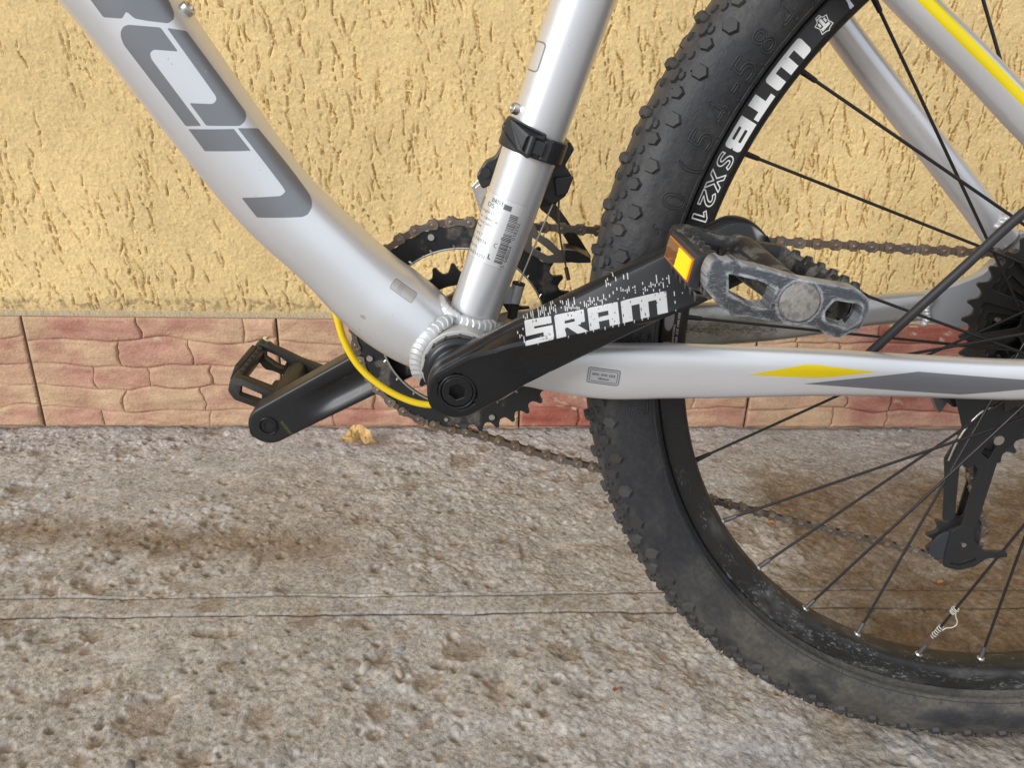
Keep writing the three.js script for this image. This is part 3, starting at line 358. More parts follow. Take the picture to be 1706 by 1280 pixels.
{
  const pr = [[297, 10.5], [298.6, 13.2], [300.2, 15.2], [301, 18.2]]; for (let i = 0; i <= 40; i++) { const a = rad(132 - i * 6.6); pr.push([RC + RT * Math.cos(a) - (Math.abs(a) < 0.5 ? 0.8 * (1 - Math.abs(a) / 0.5) : 0), RT * Math.sin(a)]); } pr.push([301, -18.2], [300.2, -15.2], [298.6, -13.2], [297, -10.5]);
  // rubber: dusty bands by height on the wheel belong to the dirt it carries
  const rub = dataTex(2048, 256, (i, j) => { const u = i / 2048, prof = j / 256; const ang = u * 360; const dusty = 0.35 * sst(0.45, 0.7, fbm(i / 34, j / 22, 201, 4)) + 0.75 * sst(205, 235, ang) * sst(330, 300, ang) * sst(0.40, 0.62, fbm(i / 60 + 9, j / 40, 205, 4) + 0.15); const shoulder = sst(0.24, 0.40, prof) * sst(0.76, 0.6, prof) * (0.35 + 0.5 * fbm(i / 12, j / 9, 207, 3)); const f = 0.9 + 0.3 * (fbm(i / 3, j / 3, 209, 2) - 0.5), d = clamp(Math.max(dusty, shoulder)); return [lerp(0.185, 0.37, d) * f, lerp(0.19, 0.352, d) * f, lerp(0.205, 0.322, d) * f]; }, true);
  rub.repeat.set(1, 1 / 0.176); rub.wrapT = THREE.ClampToEdgeWrapping;
  const rbump = dataTex(512, 256, (i, j) => { const a = fbm(i / 8, j / 8, 211, 3, 32), v = 1 - Math.abs(2 * fbm(i / 30, j / 12, 215, 3) - 1); return [0.6 * a + 0.4 * v ** 4, 0.6 * a + 0.4 * v ** 4, 0.6 * a + 0.4 * v ** 4]; });
  rbump.repeat.set(24, 1 / 0.06);
  const tyreM = mat('#ffffff', 0.58, 0, { map: rub, bumpMap: rbump, bumpScale: 0.00022 });
  const tyre = part('tyre', revolve(pr, 300, 1), tyreM, 'black knobbly tyre, dusty towards the ground');
  const onT = (a, al, lift = 0) => { const rr = RC + (RT + lift) * Math.cos(al); return new THREE.Vector3((AX + rr * Math.cos(a)) / 1000, (AY + rr * Math.sin(a)) / 1000, (RT + lift) * Math.sin(al) / 1000); };
  const knobG = (rt, rb, h, sx, sy, rot) => { const g = new THREE.CylinderGeometry(rt / 1000, rb / 1000, h / 1000, 6, 1).toNonIndexed(); g.rotateY(rot); g.scale(sx, 1, sy); g.translate(0, h / 2000 - 0.0004, 0); g.computeVertexNormals(); return g; };
  const small = knobG(3.5, 4.3, 2.6, 1, 1.2, 0.3), large = knobG(4.0, 4.9, 2.7, 1.0, 1.15, 0), mid = knobG(2.9, 3.8, 2.5, 1.4, 0.8, 0.2), ctr = knobG(3.9, 4.8, 2.4, 0.85, 1.5, 0.5), nub = knobG(1.7, 2.5, 1.8, 1.3, 0.9, 0.2), nubs = [];
  const knobM = mat([0.055, 0.054, 0.052], 0.72, 0), knobM2 = mat([0.036, 0.035, 0.034], 0.66, 0), far = [], r = rng(9);
  const place = (a, al) => { const n = onT(a, al, 1).sub(onT(a, al, 0)).normalize(), tg = new THREE.Vector3(-Math.sin(a), Math.cos(a), 0), bn = tg.clone().cross(n); const p = onT(a, al); const M = new THREE.Matrix4().makeBasis(tg, n, bn); M.setPosition(p); return M; };
  for (let i = 0; i < 75; i++) {
    const a0 = rad(147 + i * 4.8);
    for (const [g, da, al] of [[large, 0, 59.5], [small, 2.4, 47], [mid, 1.2, 34], [ctr, 0.4, 8]]) {
      const a = a0 + rad(da + (r() - 0.5) * 0.25), M = place(a, rad(al)); const o = sub(tyre, 'tread_knob', g, r() < 0.5 ? knobM : knobM2); o.applyMatrix4(M);
      if (al === 34) for (const [q, w] of [[2.5, 38], [-0.2, 42], [-0.9, 24], [1.0, 16], [3.0, 26]]) { const g3 = nub.clone(); g3.applyMatrix4(place(a + rad(q), rad(w))); nubs.push(g3); }
      if (al !== 8) { const q = g.clone(); q.applyMatrix4(place(a + rad(1.2), rad(-al))); far.push(q); }
    }
  }
  sub(tyre, 'small_tread_knobs', nubs, knobM2).userData.kind = 'stuff';
  sub(tyre, 'far_tread_knobs', far, knobM2).userData.kind = 'stuff';
  // moulded size lettering and mould ticks
  const font = await new FontLoader().loadAsync('fonts/droid/droid_sans_regular.typeface.json');
  const onSide = (rr, a, lift = 0.15) => { const d = rr - RC, z = Math.sqrt(Math.max(1, RT * RT - d * d)); const k = (RT + lift) / RT; return new THREE.Vector3((AX + (RC + d * k) * Math.cos(a)) / 1000, (AY + (RC + d * k) * Math.sin(a)) / 1000, z * k / 1000); };
  const let3 = [];
  let gx = 0; const str = '27.5x2.10 (54-584) 27.5x2.10'; const widths = []; for (const ch of str) { widths.push(ch === ' ' ? 6 : ch === '-' ? 8.5 : ch === '(' ? 14 : ch === ')' ? 12 : 17.2); }
  const start = rad(160.9) + 10 * 0 ; let pos0 = 0; for (let i = 0; i < str.indexOf('('); i++) pos0 += widths[i];
  for (let i = 0; i < str.length; i++) {
    const ch = str[i]; if (ch !== ' ') for (const s of font.generateShapes(ch, 12.6)) for (const cn of [s.getPoints(5), ...s.holes.map((h) => h.getPoints(5))]) {
      const pts = cn.map((p) => onSide(306 + p.y * 1.12, start - (gx - pos0 + p.x * 1.15 + 1) / 312)); if (pts[0].distanceTo(pts[pts.length - 1]) < 1e-5) pts.pop();
      let3.push(new THREE.TubeGeometry(new THREE.CatmullRomCurve3(pts, true, 'catmullrom', 0.15), pts.length * 3, 0.00042, 5, true));
    } gx += widths[i];
  }
  for (let i = 0; i < 60; i++) { const a = rad(100 + i * 4.2 + 1.6); const A = onSide(299.6 + 2.3, a, 0), B = onSide(303.5 + 2, a, 0); let3.push(rod(A.toArray().map((v) => v * 1000), B.toArray().map((v) => v * 1000), 0.55, 5)); }
  const rib = (R0) => { const p = []; for (let i = 0; i < 160; i++) p.push(onSide(R0, i / 160 * 2 * Math.PI, 0)); let3.push(new THREE.TubeGeometry(new THREE.CatmullRomCurve3(p, true), 320, 0.0004, 5, true)); }; rib(303);
  sub(tyre, 'lettering', let3, mat([0.036, 0.037, 0.039], 0.6));
  for (let i = 0, hr = rng(4); i < 1; i++) { const hs = []; for (let k = 0; k < 70; k++) { const a = rad(130 + hr() * 150), al = rad(8 + hr() * 45); const p = onT(a, al), q = onT(a, al, 2.2 + 2 * hr()); hs.push(rod(p.toArray().map((v) => v * 1000), q.toArray().map((v) => v * 1000), 0.35, 5)); } sub(tyre, 'mould_hairs', hs, knobM2).userData.kind = 'stuff'; }
}
{ // rim, decals, nipples, spokes, hub
  const h = [[297.8, 11], [298.4, 12.2], [297.6, 13.3], [296.4, 13.6], [290, 13.7], [284.5, 13.4], [281.5, 12.2], [279.6, 9.2], [278.6, 5], [278.2, 0]]; const pr = [[290, 9.5], ...h, ...h.slice(0, -1).reverse().map(([r, z]) => [r, -z]), [290, -9.5], [290, 9.5]];
  const rt = dataTex(2048, 128, (i, j) => { const ang = i / 2048 * 360, low = sst(192, 215, ang) * sst(345, 320, ang); const a = fbm(i / 9, j / 9, 231, 3), d = low * (0.25 + 0.75 * sst(0.45, 0.7, fbm(i / 50, j / 30, 233, 3))), sc = 0.75 * sst(0.58, 0.78, fbm(i / 2.4, j / 2.4, 235, 2)) * (0.2 + 0.8 * low) * sst(0.40, 0.62, fbm(i / 22, j / 16, 237, 3)); const v = lerp(0.105, 0.27, d * a * 1.4); return [lerp(v, 0.50, sc), lerp(v * 0.99, 0.51, sc), lerp(v * 0.98, 0.53, sc)]; }, true);
  rt.repeat.set(1, 1 / 0.0545 / 1);
  const rim = part('rim', revolve(pr, 240, 1), mat('#ffffff', 0.46, 0.1, { map: rt }), 'black rim, scuffed and dusty in its lower part');
  const arcDecal = (a0, a1, r0, r1, fn, s = 11) => {
    const L = rad(a1 - a0) * (r0 + r1) / 2, H = r1 - r0, cv = document.createElement('canvas'); cv.width = Math.round(L * s); cv.height = Math.round(H * s); const c = cv.getContext('2d'); c.fillStyle = '#161617'; c.fillRect(0, 0, cv.width, cv.height); c.setTransform(s, 0, 0, -s, 0, H * s); fn(c, L, H, (a) => rad(a - a0) * (r0 + r1) / 2); const t = new THREE.CanvasTexture(cv); t.colorSpace = THREE.SRGBColorSpace;
    const g = gridSheet(Array.from({ length: 41 }, (_, i) => i / 40), [0, 0.5, 1], (u, v) => { const a = rad(lerp(a0, a1, u)), r = lerp(r1, r0, v); return [(AX + r * Math.cos(a)) / 1000, (AY + r * Math.sin(a)) / 1000, 0.01388, u, v]; });
    const ix = g.index.array; for (let i = 0; i < ix.length; i += 3) { const q = ix[i]; ix[i] = ix[i + 1]; ix[i + 1] = q; } g.computeVertexNormals(); if (g.attributes.normal.getZ(0) < 0) { for (let i = 0; i < ix.length; i += 3) { const q = ix[i]; ix[i] = ix[i + 1]; ix[i + 1] = q; } g.computeVertexNormals(); }
    sub(rim, 'rim_decal', g, mat('#ffffff', 0.38, 0, { map: t, clearcoat: 0.4, clearcoatRoughness: 0.3 }));
  };
  arcDecal(137, 168.2, 284.6, 296.2, (c, L, H, X) => {
    const w = '#e2e2e0';
    c.fillStyle = '#a9a8b4'; c.fillRect(0, 0, X(137.5), H); c.fillStyle = '#161617'; c.beginPath(); c.ellipse(X(138.2), H / 2, X(137.9), H * 0.6, 0, 0, 7); c.fill();
    const m = X(140.5); c.strokeStyle = w; c.lineWidth = 0.5; c.beginPath(); [[-4.4, 4], [-1.2, 4.6], [0, 5.4], [1.2, 4.6], [4.4, 4], [3.4, 1], [4.6, -2], [2.2, -2.6], [1.2, -5], [-1.2, -5], [-2.2, -2.6], [-4.6, -2], [-3.4, 1]].forEach(([x, y], i) => i ? c.lineTo(m + x * 0.9, H / 2 + y) : c.moveTo(m + x * 0.9, H / 2 + y)); c.closePath(); c.stroke();
    c.fillStyle = w; c.fillRect(m - 2.8, H / 2 + 1.4, 5.6, 1.8); c.fillRect(m - 0.9, H / 2 - 3, 1.8, 5); c.fillRect(m - 2.6, H / 2 - 1.8, 1.2, 2.4); c.fillRect(m + 1.4, H / 2 - 1.8, 1.2, 2.4); c.fillRect(m - 1.6, H / 2 - 4.2, 3.2, 0.9);
    const y0 = 0.5, y1 = H - 0.4, hh = y1 - y0;
    let a = X(143.1), b = X(148.7), W = b - a; c.fillStyle = w; c.beginPath(); c.roundRect(a, y0, W, hh, 2); c.fill(); c.fillStyle = '#161617'; c.fillRect(a + W * 0.235, y0 + hh * 0.26, W * 0.155, hh); c.fillRect(a + W * 0.61, y0 + hh * 0.26, W * 0.155, hh);
    a = X(149.3); b = X(152.6); W = b - a; c.fillStyle = w; c.fillRect(a, y1 - hh * 0.30, W, hh * 0.30); c.fillRect(a + W * 0.30, y0, W * 0.42, hh);
    a = X(152.9); b = X(156.6); W = b - a; c.fillStyle = w; c.beginPath(); c.roundRect(a, y0, W, hh, [0.4, 2.2, 2.2, 0.4]); c.fill(); c.fillStyle = '#161617'; c.fillRect(a + W * 0.30, y0 + hh * 0.20, W * 0.42, hh * 0.16); c.fillRect(a + W * 0.30, y0 + hh * 0.60, W * 0.42, hh * 0.16); c.beginPath(); c.moveTo(b + 0.1, y0 + hh * 0.42); c.lineTo(b + 0.1, y0 + hh * 0.56); c.lineTo(b - 1.2, y0 + hh * 0.49); c.fill();
    let x = X(157.1); for (const ch of ['S', 'X', '2', '1']) { text(c, ch, x, 1.1, 12.6, 0, { fill: false, stroke: 4.6, col: w, sx: 1.45 }); x += ch === '2' ? 11.2 : 11.8; }
    specks(c, [0, 0, L, H], 120, 41, ['#8b8b88', '#2a2a2a'], 0.08, 0.3, 0.6);
  });
  arcDecal(176.5, 187, 284.6, 296.2, (c, L, H) => { c.fillStyle = '#8d8786'; c.beginPath(); c.ellipse(9, H * 0.28, 7.5, 3.1, 0, 0, 7); c.fill(); c.fillRect(24, 0.8, 24, 4.6); c.fillStyle = '#161617'; c.beginPath(); c.ellipse(5, H * 0.3, 1.3, 1, 0, 0, 7); c.fill(); text(c, 'DISC ONLY  27.5"  MAX 3.8 BAR / 55 PSI', 4, H - 3.0, 1.9, 0, { col: '#cfcfcf' }); text(c, 'TUBELESS READY 584x21', 12, H - 5.2, 1.7, 0, { col: '#bdbdbd' }); });
  const nipG = new THREE.CylinderGeometry(0.0015, 0.0019, 0.011, 8), ferG = new THREE.CylinderGeometry(0.0026, 0.0031, 0.0016, 10), black = mat([0.02, 0.02, 0.021], 0.42, 0.4), worn = mat([0.13, 0.13, 0.14], 0.38, 0.6), silverRing = mat([0.55, 0.54, 0.52], 0.4, 0.8), spokeM = mat([0.018, 0.018, 0.019], 0.36, 0.3), spokeM2 = mat([0.05, 0.05, 0.055], 0.28, 0.8);
  for (let k = 0; k < 32; k++) {
    const a = rad(10 + k * 11.25), side = k % 2, sg = k % 4 >= 2 ? 1 : -1, hA = a + sg * rad(67.5), zf = side ? -24 : 30, zn = side ? -1.5 : 1.5;
    const N = [AX + 278.4 * Math.cos(a), AY + 278.4 * Math.sin(a), zn], F = [AX + 26 * Math.cos(hA), AY + 26 * Math.sin(hA), zf + (k % 4 < 2 ? 1.6 : -1.6)];
    const low = k >= 18 && k <= 26; part('spoke', [rod(N, F, 1.0, 8), rod(F, [F[0], F[1], F[2] + (k % 4 < 2 ? -4 : 4)], 1.1, 8)], low ? spokeM2 : spokeM);
    const dir = new THREE.Vector3(F[0] - N[0], F[1] - N[1], F[2] - N[2]).normalize(), q = new THREE.Quaternion().setFromUnitVectors(new THREE.Vector3(0, 1, 0), dir);
    const nm = sub(rim, 'nipple', nipG, low ? worn : black); nm.quaternion.copy(q); nm.position.set(N[0] / 1000, N[1] / 1000, N[2] / 1000).addScaledVector(dir, 0.0055);
    if (low) { const f = sub(rim, 'nipple_washer', ferG, silverRing); f.quaternion.copy(q); f.position.set(N[0] / 1000, N[1] / 1000, N[2] / 1000).addScaledVector(dir, 0.0004); }
  }
  part('hub', along([[0.01, -50], [9, -50], [9, -27], [29, -26], [29, -22], [18, -20], [14, -10], [14, 14], [18, 26], [29, 28], [29, 32], [14, 34], [10, 56], [0.01, 56]], [AX, AY, 0], [AX, AY, 1], 40), blackAlu);
}

// ------------------------------------------------------------------ cranks and pedals
const CE = [0.8657, 0.5005], CN = [-0.5005, 0.8657];
function loft(rows, cols, fn) { const pos = [], idx = []; for (let i = 0; i < rows; i++) for (let k = 0; k < cols; k++) { const p = fn(i / (rows - 1), k / (cols - 1)); pos.push(p[0] / 1000, p[1] / 1000, p[2] / 1000); } for (let i = 0; i < rows - 1; i++) for (let k = 0; k < cols - 1; k++) { const a = i * cols + k, b = a + 1, c = a + cols, d = c + 1; idx.push(a, c, b, b, c, d); } const g = new THREE.BufferGeometry(); g.setAttribute('position', new THREE.Float32BufferAttribute(pos, 3)); g.setIndex(idx); g.computeVertexNormals(); return g; }
const pick = (pts, t) => { // point along an open polyline with rounded interpolation
  const f = t * (pts.length - 1), i = Math.min(pts.length - 2, Math.floor(f)), u = f - i; return [lerp(pts[i][0], pts[i + 1][0], u), lerp(pts[i][1], pts[i + 1][1], u)]; };
const interp = (tab, x) => { for (let i = 0; i < tab.length - 1; i++) if (x <= tab[i + 1][0]) return lerp(tab[i][1], tab[i + 1][1], sst(0, 1, (x - tab[i][0]) / (tab[i + 1][0] - tab[i][0])) * 0.5 + 0.5 * clamp((x - tab[i][0]) / (tab[i + 1][0] - tab[i][0]))); return tab[tab.length - 1][1]; };
const armS = (t, L, rA, rB) => { const total = L + rA + rB, u = t * total; return u < rA ? -rA * Math.cos(u / rA * Math.PI / 2) : u > total - rB ? L + rB * Math.sin((u - total + rB) / rB * Math.PI / 2) : u - rA; };
const armW = (s, L, rA, rB) => s < 0 ? Math.sqrt(Math.max(0.01, rA * rA - s * s)) : s > L ? Math.sqrt(Math.max(0.01, rB * rB - (s - L) ** 2)) : lerp(rA, rB, s / L);
{ // left arm: a ridge crosses its face, the printed upper facet leans back
  const rA = 18.2, rB = 16.6, L = 175;
  const g = loft(260, 90, (u, v) => {
    const s = armS(u, L, rA, rB), w = armW(s, L, rA, rB), zf = 74.2 + 8.5 * sst(10, 170, s);
    const edge = Math.min(1, w / 12), tr = clamp(interp([[-20, 13], [15, 14], [36, 9.6], [64, 2], [100, -7], [126, -13], [160, -16.4], [200, -17]], s), -w + 2.2, w - 4), drop = interp([[-20, 4], [10, 5.5], [40, 11], [120, 11.5], [190, 9]], s) * edge, low = interp([[-20, 0.5], [19, 0.6], [28, 2.0], [42, 6.5], [90, 4.2], [190, 1.6]], s) * edge;
    const P = [[-w + 1.5, zf - 25], [-w + 0.2, zf - 19], [-w, zf - 8], [-w + 0.5, zf - low - 2.2], [-w + 1.8, zf - low - 0.6], [(tr - w) / 2, zf - low * 0.8], [tr - 2.2, zf - low * 0.22 - 0.1], [tr, zf], [tr + 2.6, zf - drop * 0.1], [(tr + w) / 2, zf - drop * 0.5], [w - 3, zf - drop * 0.95], [w - 1.2, zf - drop - 1.4], [w - 0.1, zf - drop - 4], [w, zf - drop - 7], [w - 1, zf - 23], [w - 2, zf - 25]];
    const [tt, z0] = pick(P, v), z = Math.min(z0, lerp(68, 90, sst(9.7, 10.3, Math.hypot(s, tt)))); return [CE[0] * s + CN[0] * tt, CE[1] * s + CN[1] * tt, z];
  });
  // print texture laid out along the arm: u = distance from the axle, v = across
  const bx = [-20, -20, 195, 20], p = g.attributes.position, uv = new Float32Array(p.count * 2);
  for (let i = 0; i < p.count; i++) { const x = p.getX(i) * 1000, y = p.getY(i) * 1000; uv[2 * i] = (x * CE[0] + y * CE[1] - bx[0]) / 215; uv[2 * i + 1] = (x * CN[0] + y * CN[1] - bx[1]) / 40; }
  g.setAttribute('uv', new THREE.BufferAttribute(uv, 2));
  const t = canvasTex(bx, 9.4, (c) => {
    scratches(c, bx, 160, 51, '#5a5b5d', 9, 0.12, 0.55); specks(c, bx, 500, 52, ['#6a6862', '#8b8a86', '#4a4946'], 0.06, 0.28, 0.6);
    c.save(); c.transform(79.5, -18.8, 4.4, 10.6, 48.4, 6.0); const W = '#c2c2c2'; c.fillStyle = W;
    const R = (x0, x1, y0, y1) => c.fillRect(x0, y0, x1 - x0, y1 - y0);
    const blob = (x0, x1, y0, y1, rr) => { c.beginPath(); c.roundRect(x0, y0, x1 - x0, y1 - y0, rr); c.fill(); };
    // S
    blob(0.01, 0.20, 0.70, 1.0, 0.02); R(0.01, 0.075, 0.42, 0.9); R(0.01, 0.205, 0.40, 0.62); R(0.135, 0.205, 0.10, 0.55); blob(0, 0.20, 0, 0.24, 0.02);
    // R
    R(0.222, 0.29, 0, 1); blob(0.222, 0.43, 0.68, 1.0, 0.02); R(0.36, 0.43, 0.45, 0.95); R(0.222, 0.40, 0.38, 0.56); c.beginPath(); c.moveTo(0.30, 0.42); c.lineTo(0.37, 0.42); c.lineTo(0.445, 0); c.lineTo(0.37, 0); c.fill();
    // A
    blob(0.455, 0.665, 0.70, 1.0, 0.03); R(0.455, 0.525, 0, 0.9); R(0.595, 0.665, 0, 0.9); R(0.455, 0.665, 0.30, 0.5);
    // M
    blob(0.685, 0.995, 0.68, 1.0, 0.05); R(0.685, 0.755, 0, 0.9); R(0.81, 0.87, 0, 0.9); R(0.925, 0.995, 0, 0.85);
    // broken vertical ticks round the lettering
    const r = rng(61); for (let x = -0.36; x < 1.36; x += 0.0135) { const wob = fbm(x * 9, 3, 63, 3), up = x > 0.02 && x < 1.18 ? 0.35 + 1.05 * sst(0.3, 0.7, wob) * sst(0.02, 0.45, x) : 0.3 * wob; const n = x < -0.05 || x > 1.05 ? (r() < 0.33 ? 1 : 0) : 1 + Math.floor(r() * 3.6);
      for (let k = 0; k < n; k++) { if (r() < 0.35) continue; const y = x < 0 ? 0.15 + 0.5 * r() : x > 1.02 ? -0.1 + 0.9 * r() : 1.0 + up * r() * 0.8; const l = 0.06 + 0.22 * r() * r() + (r() < 0.12 ? 0.15 : 0); R(x, x + 0.0068, y, y + l); }
      if (x > 0 && x < 1 && r() < 0.22) R(x, x + 0.0068, -0.10 - 0.06 * r(), 0.1 * r()); }
    c.fillStyle = '#131415'; for (let i = 0; i < 46; i++) { const x = r(), y = r(); R(x, x + 0.005, y, y + 0.14 * r()); } c.fillStyle = '#7c7a78'; for (let i = 0; i < 26; i++) { const x = 0.10 + 0.08 * r() + (r() < 0.3 ? 0.35 : 0), y = 0.3 * r() + (x > 0.4 ? 0.4 : 0); c.globalAlpha = 0.7; R(x, x + 0.012, y, y + 0.04); } c.restore(); c.globalAlpha = 1;
  }, '#17181a');
  const arm = part('crank_arm', g, mat('#ffffff', 0.34, 0.1, { map: t }), 'left crank arm with worn white lettering over a dark face');
  sub(arm, 'bolt', [plate(disc(0, 0, 11.0, 44), 70, 75.0, 0.5, [disc(0, 0, 9.5, 40)]), plate(disc(0, 0, 9.3, 40), 68, 74.4, 0.7, [disc(0, 0, 5.0, 6, 0.4)]), along([[0.01, 0], [6, 0]], [0, 0, 69.0], [0, 0, 70], 24)], mat([0.014, 0.014, 0.015], 0.34, 0.3));
}
function armBack() { // right arm seen from behind, with its milled channel
  const rA = 20, rB = 16.2, L = 175;
  return loft(130, 48, (u, v) => {
    const s = armS(u, L, rA, rB), w = armW(s, L, rA, rB), zi = -56 - 3 * sst(40, 170, s), edge = Math.min(1, w / 12), gr = 5.5 * sst(150, 118, s) * sst(20, 50, s) * edge;
    const P = [[-w + 1, zi - 22], [-w, zi - 20], [-w, zi - 4], [-w + 0.4, zi - 1.6], [-w + 1.6, zi - 0.3], [-w + 4.5, zi], [-w * 0.5, zi - gr * 0.12], [-w * 0.22, zi - gr * 0.75], [w * 0.1, zi - gr], [w * 0.4, zi - gr * 0.8], [w * 0.66, zi - gr * 0.2], [w - 3, zi], [w - 1.4, zi - 0.4], [w - 0.3, zi - 1.8], [w, zi - 4], [w, zi - 20], [w - 1, zi - 22]];
    const [tt, z] = pick(P, v); return [-(CE[0] * s + CN[0] * tt), -(CE[1] * s + CN[1] * tt), z];
  });
}
{
  const g = armBack(), bx = [-175, -115, 20, 20];
  const t = canvasTex(bx, 6, (c) => { scratches(c, bx, 120, 71, '#6a6a6a', 7, 0.12, 0.6); specks(c, bx, 300, 72, ['#6a6a66', '#9a9a96'], 0.06, 0.3, 0.6); text(c, '12AUE316', -132.6, -96.5, 3.4, 0.53 + Math.PI / 2 + 0.0, { col: '#77762f', bold: false }); scratches(c, [-90, -66, -78, -45], 6, 73, '#b9b9b9', 6, 0.2, 0.9); }, '#1c1d20');
  const arm = part('crank_arm', planarUV(g, bx), mat('#ffffff', 0.42, 0.1, { map: t, clearcoat: 0.15, clearcoatRoughness: 0.4 }), 'right crank arm, its milled inner face towards the viewer');
  const P = [-151.5, -87.6]; sub(arm, 'pedal_axle_end', [plate(disc(...P, 7.2, 32), -59.2, -57.6, 0.4, [disc(...P, 6.4, 32)]), plate(disc(...P, 6.2, 32), -64, -58.4, 0.5, [disc(...P, 3.3, 6)]), along([[0.01, 0], [4, 0]], [...P, -63], [...P, -62], 16)], mat([0.02, 0.02, 0.021], 0.3, 0.4));
}
const scuff = noiseMap(301, [0.30, 0.305, 0.32], [0.80, 0.80, 0.80], 0.40, 1.3); scuff.repeat.set(17, 17);
const PB = [-50, -20, 35, 20];
const pedalM = (outer, h1, h2) => mat('#ffffff', 0.46, 0.35, { map: canvasTex(PB, 12, (c) => {          // bare worn metal along edges and holes, dark anodising left in the middle
  const r = rng(301), line = (pts) => { c.beginPath(); pts.forEach(([x, y], i) => i ? c.lineTo(x, y) : c.moveTo(x, y)); c.closePath(); };
  for (let i = 0; i < 500; i++) { c.globalAlpha = 0.10 + 0.15 * r(); c.fillStyle = r() < 0.5 ? '#6e7178' : '#303236'; c.beginPath(); c.ellipse(lerp(-48, 30, r()), lerp(-13, 15, r()), 0.4 + 3 * r() * r(), 0.3 + 1.4 * r() * r(), -0.3 + r(), 0, 7); c.fill(); }
  for (const [pts, w0] of [[outer, 3.2], [h1, 2.0], [h2, 2.0], [disc(-3.6, 0.8, 9.6, 40), 1.6]]) for (let k = 0; k < 14; k++) { c.globalAlpha = 0.10 + 0.16 * r(); c.strokeStyle = '#c6c7c9'; c.lineWidth = w0 * (0.15 + 1.1 * r() * r()); c.setLineDash([1 + 6 * r(), 2 + 9 * r()]); c.lineDashOffset = 20 * r(); line(pts.map(([x, y]) => [x + (r() - 0.5) * 1.3, y + (r() - 0.5) * 1.3])); c.stroke(); }
  c.setLineDash([]); for (let i = 0; i < 1500; i++) { const x = lerp(-48, 30, r()), low = r() < 0.7, y = low ? lerp(-12, -1, r()) - 0.06 * x : lerp(-12, 14, r()); c.globalAlpha = 0.12 + 0.3 * r(); c.strokeStyle = r() < 0.8 ? '#cfd0d2' : '#3a3c40'; c.lineWidth = 0.1 + 0.35 * r() * r(); const a = -0.4 + 0.9 * r() + (r() < 0.2 ? 1.3 : 0), l = 0.5 + 3.5 * r() * r(); c.beginPath(); c.moveTo(x, y); c.lineTo(x + l * Math.cos(a), y + l * Math.sin(a)); c.stroke(); }
  c.globalAlpha = 1; }, '#4c4f53') }), pedalDark = mat([0.026, 0.025, 0.023], 0.5, 0.1);
const capM = mat('#ffffff', 0.75, 0.1, { map: (() => { const t = noiseMap(311, [0.45, 0.435, 0.43], [0.58, 0.565, 0.545], 0.30, 3.2); t.repeat.set(23, 19); return t; })() });
